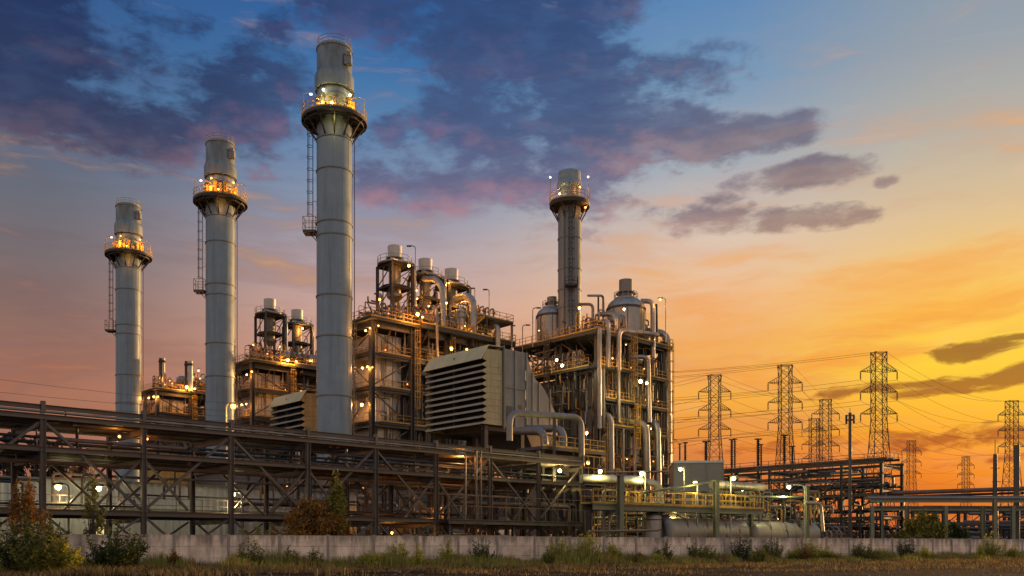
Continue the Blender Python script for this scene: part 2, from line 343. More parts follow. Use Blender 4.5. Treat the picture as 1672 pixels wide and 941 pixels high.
    LOW=[(1600,574,110,19,1.05,0),(1655,556,60,12,.9,0),(1600,625,190,22,1.05,3),(1420,641,130,13,.85,2),(1590,712,260,26,.85,0),(1640,745,200,12,.6,0),(1260,735,260,22,.55,0)]
    SOFT=[(1480,480,330,80,1.0,4),(1240,520,240,56,.7,0),(1380,590,280,34,.6,0),(1180,440,200,30,.5,3)]
    def shift(vec,dx,dy):
        n=N.new('ShaderNodeVectorMath'); n.operation='ADD'; L.new(vec,n.inputs[0]); n.inputs[1].default_value=(dx,dy,0); return n.outputs[0]
    v0=cv.outputs[0]; v1=shift(v0,.55,-1.15)
    def dens(vec,det):
        wv=warp(vec); f=field(wv,BIG); n=nz(vec,.21,det,.55,1,1.8,(2.3,1.1,4.2)); n2=nz(vec,.85,7,.6,.8,1.9,(4,6,1),dist=.4); return wv,f,ma('ADD',ma('ADD',f,ma('MULTIPLY',ma('SUBTRACT',n2,.5),.75)),ma('MULTIPLY',ma('SUBTRACT',n,.5),1.6))
    wv,big,q0=dens(v0,10); _,_,q1=dens(v1,4)
    low=field(wv,LOW); soft=field(wv,SOFT)
    nS=nz(wv,.17,7,.6,.5,3.4,(5,2,4)); nF=nz(wv,.62,8,.58,.7,2.4,(1,8,2)); nW=nz(v0,.5,9,.62,.45,2.6,(9,3,6),dist=.6)
    dB=mr(q0,.36,.80)
    rim=mr(ma('SUBTRACT',q0,q1),-.0,.72)
    core=mr(q0,.6,1.35)
    dL=mr(ma('ADD',low,ma('MULTIPLY',ma('SUBTRACT',nF,.5),1.7)),.38,.80)
    dS=mr(ma('ADD',soft,ma('MULTIPLY',ma('SUBTRACT',nS,.5),2.6)),.15,1.0)
    streak=mr(nS,.44,.74); wisp=mr(nW,.50,.80)
    # clear sky mottled by thin veils
    c=mixc(ma('MULTIPLY',streak,ma('MULTIPLY',mr(el,36,12),.42)),c,mixc(mr(az,-12,14),lin(104,80,90),lin(214,140,104)))
    c=mixc(ma('MULTIPLY',wisp,ma('MULTIPLY',mr(el,33,17),.22)),c,mixc(mr(az,-16,16),lin(150,110,116),lin(240,190,150)))
    hi=ramp(el,[(0,lin(120,70,50)),(10,lin(150,98,82)),(15,lin(158,128,128)),(18.5,lin(140,122,138)),(21.5,lin(106,104,134)),(25,lin(72,88,128)),(30,lin(52,74,118)),(36,lin(44,66,114))],0,40)
    lf=ramp(el,[(0,lin(120,70,56)),(13,lin(112,92,96)),(17,lin(92,84,98)),(21,lin(66,66,92)),(25,lin(44,54,90)),(30,lin(30,46,88)),(36,lin(24,40,84))],0,40)
    cc=mixc(mr(az,-24,-5),lf,hi)
    rgt=ramp(el,[(0,lin(150,80,40)),(14,lin(176,124,92)),(19,lin(142,120,116)),(23,lin(118,112,128)),(28,lin(84,100,136)),(36,lin(66,88,132))],0,40)
    cc=mixc(mr(az,4,17),cc,rgt)
    pk=ramp(el,[(0,lin(220,140,110)),(16,lin(230,170,150)),(20,lin(206,146,148)),(24,lin(190,128,142)),(28,lin(150,112,146)),(33,lin(104,100,150))],0,40)
    pink=mixc(mr(az,-26,-10),lin(112,92,108),mixc(mr(az,0,17),pk,lin(232,182,146)))
    rim=ma('MULTIPLY',rim,mr(az,15,6,.35,1))
    cc=mixc(ma('MULTIPLY',rim,ma('ADD',.24,ma('MULTIPLY',mr(el,30,20),.26))),cc,pink)
    cc=mixc(ma('MULTIPLY',core,.26),cc,lin(44,56,92))
    cc=mixc(ma('MULTIPLY',mr(nF,.42,.70),.15),cc,c)
    c=mixc(ma('MULTIPLY',dS,.60),c,mixc(mr(el,8,19),lin(250,138,26),lin(246,176,84)))
    c=mixc(ma('MULTIPLY',dB,.92),c,cc)
    c=mixc(ma('MULTIPLY',dL,.80),c,mixc(mr(el,4,13),lin(176,78,34),lin(132,82,36)))
    # a little Nishita air on top
    sky=N.new('ShaderNodeTexSky'); sky.sky_type='NISHITA'; sky.sun_disc=False; sky.sun_elevation=R(5); sky.sun_rotation=R(50); sky.air_density=1.2; sky.dust_density=2.0
    c=mixc(1.0,c,mixc(1.0,sky.outputs[0],(.0022,.0022,.0022,1),'MULTIPLY'),'ADD')
    # ground side
    c=mixc(mr(el,-3,0),lin(70,56,48),c)
    L.new(c,bg.inputs[0]); bg.inputs[1].default_value=1.0
    w.cycles.sampling_method='MANUAL'; w.cycles.sample_map_resolution=512
make_world()
sun=bpy.data.lights.new('sun','SUN'); sun.energy=4.5; sun.angle=R(2.0); sun.color=(1.0,.56,.22)
so=bpy.data.objects.new('sun',sun); sc.collection.objects.link(so); so.location=(60,60,60)
sd=Vector((sin(R(50))*cos(R(5)),cos(R(50))*cos(R(5)),sin(R(5)))); so.rotation_euler=(-sd).to_track_quat('-Z','Y').to_euler()
class Heap:          # pipework too deep and dense to tell one run from the next
    def __init__(s): s.m={}
    def add(s,pts,r,key,n=6,bend=.3): s.m.setdefault(key,MB()).tube(pts,r,n,bend)
    def build(s,name,label,parent=None):
        big=MB(); idx=[]; keys=list(s.m)
        for i,k in enumerate(keys): idx+=[i]*len(s.m[k].f); o=len(big.v); big.v+=s.m[k].v; big.f+=[[o+j for j in f] for f in s.m[k].f]; big.s+=s.m[k].s
        ob=big.build(name,[M[k] for k in keys],parent); ob.data.polygons.foreach_set('material_index',idx); return tag(ob,label,'pipework' if parent is None else None,None,'stuff')
# ================================================================== SETTING
g=MB(); g.add([(-4000,-600,0),(4000,-600,0),(4000,6000,0),(-4000,6000,0)],[(0,1,2,3)])
tag(g.build('ground',M['soil']),'bare brown soil of the roadside and plant yard','ground',kind='structure')

Bv=Vector((.733,.680,0)); Av=Vector((-.680,.733,0)); RB=atan2(.680,.733)      # the plant grid: along the pipe rack, and away from it
Wd=Vector((.862,.507,0)); Wn=Vector((.507,-.862,0)); W0=Vector((-20.05,45,0)); RW=atan2(.507,.862)   # the perimeter wall

# ---- perimeter wall
wall=thing('perimeter_wall','long low precast concrete wall of panels and posts between road and plant','wall',W0,RW)
WT=1.86; bay=2.77
for i in range(-4,33):
    x=i*bay; p=MB(); p.box(x-.065,x+.065,-.09,.12,0,WT+.05); p.build('post',M['concrete2'],wall)
    if i<32:
        q=MB(); h=[0,.62,1.24,WT]; e=random.uniform(-.012,.012)
        for a,b in zip(h[:-1],h[1:]): q.box(x+.067,x+bay-.067,-.035+random.uniform(-.006,.006),.05,a+.008,b-.008+(e if b==WT else 0))
        q.build('panel',M['concrete'],wall)

# ---- grass
def blades(n,place,hmin,hmax,w,lean=.35):
    mb=MB(); vs=mb.v; fs=mb.f; ss=mb.s
    for _ in range(n):
        r=place()
        if r is None: continue
        x,y,z,k=r; h=random.uniform(hmin,hmax)*k; a=random.uniform(0,2*pi); b=random.uniform(0,2*pi); l=h*random.uniform(.05,lean)
        ww=w*random.uniform(.6,1.3); dx,dy=cos(a)*ww,sin(a)*ww; lx,ly=cos(b)*l,sin(b)*l; o=len(vs)
        vs.extend([(x-dx,y-dy,z),(x+dx,y+dy,z),(x+dx*.8+lx*.35,y+dy*.8+ly*.35,z+h*.6),(x-dx*.8+lx*.35,y-dy*.8+ly*.35,z+h*.6),(x+lx,y+ly,z+h*random.uniform(.85,1))])
        fs.extend([[o,o+1,o+2,o+3],[o+3,o+2,o+4]]); ss.extend([False,False])
    return mb
def nz2(x,y,s,o=0): return mnoise.noise(Vector((x*s+o,y*s,o)))
def g_tall():
    s=random.uniform(-14,88); d=abs(random.gauss(0,1.9))+.15
    k=.35+1.15*max(0,nz2(s,d,.3,3)+.3); k*=1-.15*min(1,s/90)
    if d>1.2 and nz2(s,d,.4,9)<-.15: return None
    p=W0+Wd*s+Wn*d; return p.x,p.y,0,k*max(.35,1-d*.12)
tag(blades(38000,g_tall,.5,1.25,.024).build('verge_grass',M['grass']),'tall rough green and yellow grass along the foot of the wall','grass',kind='stuff')
def g_dry():
    s=random.uniform(-14,92); d=random.uniform(.5,12+24*max(0,min(1,s/60)))*random.uniform(.35,1)
    if nz2(s,d,.25,21)<-.25+.018*d: return None
    p=W0+Wd*s+Wn*d; k=.5+.6*max(0,nz2(s,d,.3,5)+.3)
    if s<8: k*=1.5
    return p.x,p.y,0,k
tag(blades(62000,g_dry,.12,.38,.022,.8).build('dry_grass',M['drygrass']),'short dry brown grass scattered over the roadside soil','grass',kind='stuff')

pb=MB()
for k in range(2600):
    s_=random.uniform(-10,90); d_=random.uniform(3,34); p=W0+Wd*s_+Wn*d_
    if p.y<36: continue
    r=random.uniform(.03,.11)*(.8 if random.random()<.97 else 1.6); o=len(pb.v); q=[(r*random.uniform(.7,1.2),0,.0),(0,r*random.uniform(.7,1.2),.0),(-r,0,0),(0,-r,0),(r*.2,r*.1,r*random.uniform(.5,.9))]
    pb.v.extend([(p.x+a,p.y+b,c+.002) for a,b,c in q]); pb.f.extend([[o,o+1,o+4],[o+1,o+2,o+4],[o+2,o+3,o+4],[o+3,o,o+4]]); pb.s.extend([False]*4)
tag(pb.build('pebbles',M['stone']),'loose stones scattered over the brown roadside soil','stones',kind='stuff')
# ---- shrubs
def leaf_cloud(clumps,n,spread,size,elong=1.9,up=.0):
    mb=MB(); vs=mb.v; fs=mb.f; ss=mb.s
    for _ in range(n):
        c,cr=random.choice(clumps); p=[random.gauss(c[i],spread*cr) for i in range(3)]
        if p[2]<.03: p[2]=random.uniform(.03,.3)
        a=Vector((random.gauss(0,1),random.gauss(0,1),random.gauss(up,1))).normalized(); b=a.orthogonal().normalized(); b.rotate(Matrix.Rotation(random.uniform(0,2*pi),3,a))
        sz=size*random.uniform(.6,1.35); c2=a.cross(b)*.0; o=len(vs); P=Vector(p); q=a*sz*elong*.5; w=b*sz*.5
        vs.extend([tuple(P-q),tuple(P+w),tuple(P+q),tuple(P-w)]); fs.append([o,o+1,o+2,o+3]); ss.append(False)
    return mb
def shrub(name,loc,rx,ry,h,nc,nl,size,leaf,label,cat='bush',group=None,spiky=0.0,low=.1,gap=1.0):
    t=thing(name,label,cat,loc,0,group); cl=[]; st=MB()
    for i in range(nc):
        a=random.uniform(0,2*pi); rr=sqrt(random.random()); z=low+random.random()**(.8)*(1-low)
        prof=1.0-.55*max(0,z-.35)/.65 if spiky==0 else (1-z*.75)
        x=cos(a)*rr*rx*prof; y=sin(a)*rr*ry*prof; zz=z*h*(1-.18*rr)
        c=(x,y,zz); r=random.uniform(.7,1.25)*gap; cl.append((c,r))
        st.tube([(x*.12,y*.12,0),(x*.5,y*.5,zz*.55),c],.022*max(.6,h/2),4,caps=False,r_end=.006)
        if spiky:
            tip=(x*1.25,y*1.25,min(h*1.15,zz+h*spiky*random.uniform(.3,1))); st.tube([c,tip],.012,4,caps=False,r_end=.004)
            for k in range(5):
                f=k/4.2; cl.append((tuple(c[j]+(tip[j]-c[j])*f for j in range(3)),r*.45))
    st.build('stem',M['bark'],t); lc=leaf_cloud(cl,nl,.085*h**.5*min(rx,1.6)**.5,size,2.6,.6); fo=lc.build('foliage',leaf,t)
    if len(leaf)>1:
        mi=[0]*len(lc.f)
        for i,f in enumerate(lc.f):
            p=lc.v[f[0]]; mi[i]=1 if nz2(p[0]*1.0+p[2]*.7,p[1],1.1,4)+random.uniform(-.15,.15)>.05 else 0
        fo.data.polygons.foreach_set('material_index',mi)
    return t
def weed(loc,r,h,leaf,label,name='weed_clump',cat='weed',group='weeds along the wall',ns=46,nl=26,ls=1.0,flat=.7):
    t=thing(name,label,cat,loc,0,group); st=MB(); lf=MB()
    for i in range(int(ns*r)):
        a=random.uniform(0,2*pi); q=sqrt(random.random())*r; hh=h*random.uniform(.45,1.1)*(1-.45*q/r); b=Vector((cos(a)*q*.55,sin(a)*q*.4,0)); tip=Vector((cos(a)*q*1.05,sin(a)*q*flat,hh)); mid=b*.6+tip*.4+Vector((0,0,hh*.12))
        st.tube([b,mid,tip],.012,4,caps=False,r_end=.004)
        for k in range(nl):
            f=random.uniform(.12,1); p=b.lerp(mid,f*2) if f<.5 else mid.lerp(tip,f*2-1)
            d=Vector((random.gauss(0,1),random.gauss(0,1),random.gauss(.7,.6))).normalized()*random.uniform(.12,.26)*ls; w=d.orthogonal().normalized()*.03*ls; w.rotate(Matrix.Rotation(random.uniform(0,6.28),3,d.normalized()))
            o=len(lf.v); lf.v.extend([tuple(p),tuple(p+d*.5+w),tuple(p+d),tuple(p+d*.5-w)]); lf.f.append([o,o+1,o+2,o+3]); lf.s.append(False)
    st.build('stem',M['bark'],t); lf.build('foliage',leaf,t)
def on(px,d): return Vector(((px-CX)/F*d,d,0))
weed(on(52,40.5),1.9,3.1,M['leaf_dark'],'large dark green bush in front of the wall at its end','bush','bush',None,62,60,1.05)
weed(on(70,39.5),1.5,2.3,M['leaf_olive'],'yellowish bush growing out of the large dark green bush','bush','bush',None,60,50,1.0)
weed(on(100,39.5),1.0,1.7,M['leaf_yellow'],'small yellow green bush beside the large dark green bush, in front of the wall','bush','bush',None,60,40,.95)
weed(on(188,42.5),1.55,2.6,M['leaf_dark'],'dark fan shaped bush with long upright twigs before the wall below the lit doorway','bush','bush',None,52,62,1.0)
shrub('bush',on(40,44),1.6,1.0,3.9,34,1700,.08,[M['leaf_autumn']],'thin rust coloured bush reaching above the wall behind the large dark bush',spiky=.3,low=.45)
shrub('bush',on(150,47),.9,.8,4.6,16,900,.075,[M['leaf_olive']],'sparse straggly bush with yellow tips behind the wall by the lit doorway',spiky=.3,low=.5)
shrub('bush',on(512,57.5),2.7,1.6,4.5,70,7600,.10,[M['leaf_autumn']],'big orange brown autumn bush behind the wall under the tall stack',low=.2)
shrub('bush',on(550,58),1.1,1.0,5.4,24,1800,.10,[M['leaf_olive']],'slim olive bush standing taller beside the orange brown autumn bush',spiky=.3,low=.35)
weed(on(462,55),1.6,2.9,M['leaf_autumn'],'low rust brown bush spreading behind the wall beside the big autumn bush','bush','bush',None,46,44,1.2)
weed(on(420,54),2.2,2.6,M['leaf_olive'],'low spreading green bush behind the wall beside the autumn bush','bush','bush',None,40,44,1.3)
weed(on(690,62),1.4,3.0,M['leaf_dark'],'small dark bush behind the wall at the foot of the rack columns','bush','bush',None,36,44,1.3)
shrub('bush',on(1506,90),3.4,2.2,4.7,70,7600,.12,[M['leaf_olive']],'rounded green bush behind the wall under the green pipe portal',low=.1)
shrub('bush',on(1560,96),2.2,2.0,3.6,36,3000,.12,[M['leaf_dark']],'smaller dark bush beside the rounded green bush under the pipe portal',low=.1)
weed(on(1000,69),1.0,2.9,M['leaf_dark'],'dark leafy bush behind the wall beside the walkway post','bush','bush',None,40,40,1.4)
wk=[(905,.7,1.35,'leaf_yellow','bright yellow green weed clump before the wall, broadest of its row'),(948,.75,1.5,'leaf_yellow','tall yellow green weed clump beside the broadest weed clump'),(985,.4,1.1,'leaf_olive','narrow olive weed between yellow green weed clumps by the wall'),
 (1075,.6,1.0,'leaf_olive','olive weed clump before the wall left of the cream tanks'),(1130,.8,1.1,'leaf_olive','wide olive weed clump before the wall below the cream tanks'),(1196,.6,1.6,'leaf_dark','dark upright weed clump before the wall below the shed'),
 (1250,.6,1.35,'leaf_olive','feathery weed clump before the wall under the street lamp'),(1310,.9,1.25,'leaf_yellow','yellow weed clump before the wall below the end of the cream tank'),(1398,.7,1.1,'leaf_olive','olive weed clump before the wall below the telecom mast'),
 (1470,.6,1.5,'leaf_dark','tall dark weed clump before the wall by the green portal end'),(1610,1.0,1.5,'leaf_yellow','big yellow green weed clump before the far end of the wall'),(640,.6,1.1,'leaf_yellow','low yellow green weed clump before the wall below the rack'),
 (720,.5,1.0,'leaf_yellow','small yellow green weed clump before the wall by the second rack post'),(775,.6,1.2,'leaf_dark','dark spiky weed clump before the wall below the louvred intake'),(400,.55,1.15,'leaf_olive','olive weed clump before the wall below the white yard lamp')]
for px,w_,h_,lf,lb in wk:
    u=(px-CX)/F; s=(u*45+20.05)/(.862-u*.507); w_*=1.5; h_*=1.7; p=W0+Wd*s+Wn*random.uniform(.5,1.1)
    weed(p,w_,h_,M[lf],lb)
for k in range(22):
    p=W0+Wd*random.uniform(2,84)+Wn*random.uniform(.4,2.6); weed(p,random.uniform(.35,.8),random.uniform(.9,1.7),M[random.choice(['leaf_yellow','leaf_yellow','leaf_olive','leaf_autumn'])],'small feathery weed tuft standing in the grass along the wall')
# trees at the far left beyond the pale siding
def tree(loc,h,r,leaf,label,nl,name='tree',dens=1.0):
    t=thing(name,label,'tree',loc,0,'trees beyond the plant'); tr=MB(); cl=[]
    tr.tube([(0,0,0),(h*.02,0,h*.3),(0,h*.02,h*.55),(h*.02,0,h*.8)],h*.022,7,r_end=h*.006)
    for i in range(26):
        a=random.uniform(0,2*pi); z=random.uniform(.35,1); q=r*random.uniform(.4,1)*(1.15-.6*abs(z-.6)/.4*.7)
        e=Vector((cos(a)*q,sin(a)*q,h*z)); b=Vector((0,0,h*max(.25,z-.22))); tr.tube([b,b*.5+e*.5+Vector((0,0,h*.03)),e],h*.007,4,caps=False,r_end=.02); cl.append((tuple(e),random.uniform(.6,1.2)))
    tr.build('trunk',M['bark'],t); leaf_cloud(cl,nl,.12*r,h*.024).build('crown',leaf,t); return t
tree(on(52,118),15.5,4.0,[M['wood']],'bare looking dark tree behind the pale siding at the edge of the siding',1800)
tree(on(105,120),14.5,5.0,[M['wood']],'spreading sparse tree behind the pale siding between two rack columns',1700)
tree(on(8,112),14.5,3.0,[M['wood']],'narrow dark tree behind the pale siding at the very edge of the view',1500)
# far treeline
cl=[]
for i in range(900):
    a=R(random.uniform(-34,36)); d=random.uniform(560,640); h=(9+7*nz2(a*30,0,1.0,2)+random.uniform(0,3)); cl.append(((sin(a)*d/cos(a)*.96,d,max(2,h*random.uniform(.35,1))),1))
tag(leaf_cloud(cl,26000,2.6,1.9,1.3).build('far_treeline',M['wood']),'dark line of distant trees on the horizon','treeline',kind='stuff')

# ================================================================== FRONT PIPE RACK
RO=Vector((-28,53,0)); ns=5.93; RD=6.4
rack=thing('pipe_rack','long dark steel pipe rack of braced columns running behind the wall','pipe rack',RO,RB)
lev=[(9.55,.27),(8.97,.31),(7.05,.31),(3.3,.31)]
for r,(yy) in enumerate((0,RD)):
    for n in range(-2,9):
        if n<8 or r==0:
            m=MB(); m.hcol(n*ns,yy,0,8.81,.3,False); m.build('column',M['rack'],rack)
            m=MB(); m.box(n*ns-.32,n*ns+.32,yy-.32,yy+.32,0,.12); m.build('base_plate',M['concrete2'],rack)
    for z,h in lev:
        m=MB(); m.ibeam((-2.3*ns,yy,z),(8.03*ns,yy,z),.24,h); m.build('beam',M['rack'],rack)
    for n in range(-2,8):
        a=n*ns; b=a+ns; m=MB()
        if n%2==0: m.bar((a+.2,yy+.13,8.6),(b-.15,yy+.13,3.6),.2,.16); 
        else: m.bar((b-.2,yy+.13,8.6),(a+.15,yy+.13,3.6),.2,.16)
        m.build('brace',M['rack'],rack)
        m=MB()
        m.bar((a+.2,yy+.16,6.7),(a+ns*.5,yy+.16,3.6),.16,.14) if n%2 else m.bar((b-.2,yy+.16,6.7),(a+ns*.5,yy+.16,3.6),.16,.14)
        m.build('brace',M['rack'],rack)
        m=MB(); m.bar((a+.25,yy+.1,3.0),(a+ns*.45,yy+.1,.9),.15,.13); m.build('knee_brace',M['rack'],rack); m=MB(); m.bar((b-.25,yy+.1,3.0),(a+ns*.45,yy+.1,.9),.15,.13); m.build('knee_brace',M['rack'],rack)
for n in range(-2,9):
    for z,h in ((8.55,.36),(6.63,.36),(2.9,.3)): m=MB(); m.ibeam((n*ns,.2,z),(n*ns,RD-.2,z),.2,h); m.build('cross_beam',M['rack'],rack)
# stub pieces of the top rail
for k in range(-2,9): m=MB(); m.box(k*ns-.12,k*ns+.12,-.16,.16,9.18,9.9); m.build('rail_stub',M['rack'],rack)
# handrail of the lower gangway
m=MB(); m.rail([(-11,RD+.9,3.6),(41,RD+.9,3.6)],1.1,2.0,.045); m.build('handrail',M['rust'],rack)
def lpipe(pts,r,mt,label,group=None,bend=None,n=8,name='pipe'):
    # pipe given in rack coordinates
    P=[RO+Bv*p[0]+Av*p[1]+Vector((0,0,p[2])) for p in pts]; o=P[0].copy(); m=MB(); m.tube([p-o for p in P],r,n,bend if bend is not None else r*3)
    return tag(m.build(name,mt,None,o),label,'pipe',group)
heap=Heap(); farheap=Heap()
def rp(p): return RO+Bv*p[0]+Av*p[1]+Vector((0,0,p[2]))
gp='pipes lying on the pipe rack'
lpipe([(-13,-.05,9.27),(30,-.05,9.27),(47.5,-.05,9.27)],.085,M['silver2'],'thin pale pipe along the front of the rack under its top rail')
for i,y in enumerate((.75,1.35,2.0,2.7,3.5,4.2,5.0,5.7)):
    lpipe([(-13,y,8.79+[.11,.14,.17,.1,.2,.13,.16,.12][i]),(46.5,y,8.79+[.11,.14,.17,.1,.2,.13,.16,.12][i])],[.11,.14,.17,.1,.2,.13,.16,.12][i],M[['rust','silver2','rust','dark','silver2','rust','dark','rust'][i]],'straight pipe on the upper tier of the pipe rack',gp+' upper tier')
for i,y in enumerate((.6,1.2,1.9,2.7,3.4,4.3,5.1,5.8)):
    r_=[.13,.17,.12,.22,.14,.2,.12,.15][i]
    lpipe([(-13,y,6.82+r_),(46.5,y,6.82+r_)],r_,M[['rust','rust','dark','silver2','rust','dark','rust','silver2'][i]],'straight pipe on the middle tier of the pipe rack',gp+' middle tier')
lpipe([(-13,1.2,6.35),(28,1.2,6.35),(34,1.2,6.35)],.13,M['rust'],'rusty pipe slung under the middle tier of the rack')
lpipe([(-13,1.5,7.9),(47,1.5,7.9)],.09,M['dark'],'dark thin pipe between the upper and middle rack tiers, nearest the road')
lpipe([(-13,4.5,7.9),(47,4.5,7.9)],.12,M['dark'],'dark pipe between the upper and middle rack tiers, on the plant side')
for i,y in enumerate((1.0,2.2,3.6,5.0)):
    lpipe([(-13,y,3.12+.1),(46.5,y,3.22)],[.1,.14,.12,.16][i],M[['rust','dark','rust','dark'][i]],'straight pipe on the lowest tier of the pipe rack',gp+' lowest tier')
for k in range(16):
    x=random.uniform(-13,38); L_=random.uniform(7,22); y=random.uniform(.4,6); z=random.choice((7.5,7.75,8.1,8.35,6.3,5.9,4.6,4.0))+random.uniform(-.08,.08); r=random.choice((.05,.07,.09,.12))
    lpipe([(x,y+.5,z-.5),(x,y,z),(x+L_,y,z),(x+L_,y+.5,z+.5)],r,M[random.choice(['rust','dark','silver2'])],'thin pipe or cable run between the tiers of the front pipe rack','thin runs between the rack tiers',bend=.3,n=6)
for k in range(12):
    x=random.uniform(-12,47); y=random.uniform(.3,6); lpipe([(x,y,8.8),(x,y,7.4),(x+.6,y,7.2),(x+.6,y,random.choice((3.3,5,6.9)))],random.choice((.05,.07,.1)),M[random.choice(['rust','dark','silver2'])],'short drop pipe between the tiers of the front pipe rack','short drops between the rack tiers',bend=.3,n=6)
# rusty line and elbow just behind the wall, and vertical drops near the rack end
lpipe([(24.5,-2.4,1.95),(34.6,-2.4,1.95),(36.3,-2.4,1.95),(36.3,-2.4,.3)],.16,M['rust'],'low rusty pipe with an elbow showing just above the wall',bend=.9)
lpipe([(31.6,-.5,9.0),(32.4,-.5,9.0),(32.4,-.5,2.6),(33.2,1.2,2.6)],.075,M['silver2'],'slim pipe dropping from the rack top beside the fifth column, lighter of three',bend=.4)
lpipe([(33.6,-.45,9.3),(33.6,-.45,1.0)],.11,M['rack'],'grey drop pipe down the rack front, thicker of a close pair')
lpipe([(34.15,-.45,9.3),(34.15,-.45,1.0)],.08,M['rack'],'grey drop pipe down the rack front, thinner of a close pair')
lpipe([(28,.8,5.55),(38.5,.8,5.55)],.13,M['rust'],'short brown pipe with an open end across the rack bay')
lpipe([(33,1.0,4.95),(45.6,1.0,4.95),(46.6,1.0,4.95),(46.6,1.0,.5)],.2,M['rust'],'brown pipe turning down to the ground at the rack end',bend=1.2)
lpipe([(33,2.0,5.2),(47.6,2.0,5.2),(48.6,2.0,5.2),(48.6,2.0,.5)],.16,M['dark'],'dark pipe turning down to the ground beyond the rack end',bend=1.2)

# silver goal shaped pipe beyond the rack and elbow pipes behind it
def wpipe(P,r,mt,label,group=None,bend=None,n=10,name='pipe',bands=True):
    P=[Vector(p) for p in P]; o=P[0].copy(); m=MB(); m.tube([p-o for p in P],r,n,bend if bend is not None else r*3)
    if bands and r>.2:
        for a,b in zip(P[:-1],P[1:]):
            L=(b-a).length
            for k in range(1,int(L/1.8)):
                c=a+(b-a)*(k*1.8/L)-o; u=(b-a).normalized(); m.cyl(c-u*.04,c+u*.04,r*1.05,n)
    return tag(m.build(name,mt,None,o),label,'pipe',group)
p0=at(832,720,82); p1=at(832,674,82); p2=at(949,682,88); p3=at(951,870,88)
wpipe([p0,p1,p2,p3],.30,M['silver2'],'silver goal shaped pipe standing in front of the intake duct',bend=1.1,n=12)
m=MB(); q=at(905,678,85.6); 
tag(thing('pipe_support','slim steel prop under the middle of the goal shaped pipe','support',(q.x,q.y,0)),None)
m.bar((0,0,0),(0,0,q.z-.3),.3); m.build('prop',M['steel'],bpy.data.objects['pipe_support']); m=MB(); m.box(-.4,.4,-.4,.4,0,.1); m.build('foot',M['concrete2'],bpy.data.objects['pipe_support'])
for (xa,xb,yt,yb,d,r,lb) in ((835,889,704,742,93,.42,'thick dull elbow pipe left of the prop below the intake duct'),(862,920,700,745,95,.40,'thick shiny elbow pipe beneath the orange lamp near the rack end'),(600,612,790,872,74,.22,'grey bent pipe near the ground behind the fifth rack column')):
    a=at(xa,yt,d+4); b=at(xb,yt,d); wpipe([a,b,at(xb,yb,d)],r,M['silver2'],lb,bend=r*3.2,n=12)
# platform with yellow rail near the rack end
pf=thing('service_platform','small steel platform with yellow handrail at the end of the pipe rack','platform',at(952,720,90).xy.to_3d(),RB)
m=MB(); z=zat(737,90); m.box(-6.5,2.6,-.8,2.4,z-.3,z); m.build('deck',M['steel'],pf); m=MB(); m.rail([(-6.5,-.75,z),(2.5,-.75,z),(2.5,2.3,z)],1.1,1.1,.06); m.build('handrail',M['yellow'],pf)
for x in (-6.2,-2,2.3):
    m=MB(); m.hcol(x,-.4,0,z-.3,.28); m.build('column',M['steel'],pf); m=MB(); m.hcol(x,2.1,0,z-.3,.28); m.build('column',M['steel'],pf)
m=MB(); z2=zat(788,90); m.box(-6.5,2.6,-.7,2.4,z2-.3,z2); m.build('lower_deck',M['steel'],pf); m=MB(); m.rail([(-.9,-.75,z2),(2.5,-.75,z2)],2.6,.8,.07); m.build('ladder_cage',M['yellow'],pf)
# ================================================================== STACKS
def ladder(mb,x,y,z0,z1,ox,oy,cage=True,w=.46,t=.045):
    # ladder standing off the shell at (x,y); (ox,oy) is the outward direction
    tx,ty=-oy,ox
    for s_ in (-1,1): mb.bar((x+tx*w/2*s_,y+ty*w/2*s_,z0),(x+tx*w/2*s_,y+ty*w/2*s_,z1),t)
    k=int((z1-z0)/.6)
    for i in range(k): z=z0+.3+i*.6; mb.bar((x-tx*w/2,y-ty*w/2,z),(x+tx*w/2,y+ty*w/2,z),t*.7)
    if cage:
        for a in (-1,-.4,.4,1):
            mb.bar((x+tx*.45*a+ox*.75*(1-abs(a)*.35),y+ty*.45*a+oy*.75*(1-abs(a)*.35),z0+2.2),(x+tx*.45*a+ox*.75*(1-abs(a)*.35),y+ty*.45*a+oy*.75*(1-abs(a)*.35),z1),t*.8)
        for i in range(int((z1-z0-2.2)/1.5)+1):
            z=z0+2.2+i*1.5; q=[(x+tx*w/2,y+ty*w/2,z),(x+tx*.45+ox*.5,y+ty*.45+oy*.5,z),(x+tx*.18+ox*.72,y+ty*.18+oy*.72,z),(x-tx*.18+ox*.72,y-ty*.18+oy*.72,z),(x-tx*.45+ox*.5,y-ty*.45+oy*.5,z),(x-tx*w/2,y-ty*w/2,z)]
            for a,b in zip(q[:-1],q[1:]): mb.bar(a,b,t*.8,t*1.4)
        for i in range(int((z1-z0)/4)+1):
            z=z0+i*4; mb.bar((x,y,z),(x-ox*.9,y-oy*.9,z),t)
def ring_rail(mb,r,z,h=1.1,n=28,w=.06,a0=0,a1=2*pi):
    for i in range(n):
        a=a0+(a1-a0)*i/n; b=a0+(a1-a0)*(i+1)/n; p=Vector((r*cos(a),r*sin(a),z)); q=Vector((r*cos(b),r*sin(b),z))
        mb.bar(p,p+Vector((0,0,h)),w)
        for zz in (h,h*.55): mb.bar(p+Vector((0,0,zz)),q+Vector((0,0,zz)),w)
        mb.bar(p+Vector((0,0,.1)),q+Vector((0,0,.1)),.03,.18)
def facing(p):                        # angle from a thing back towards the road
    return atan2(-p[1],-p[0])
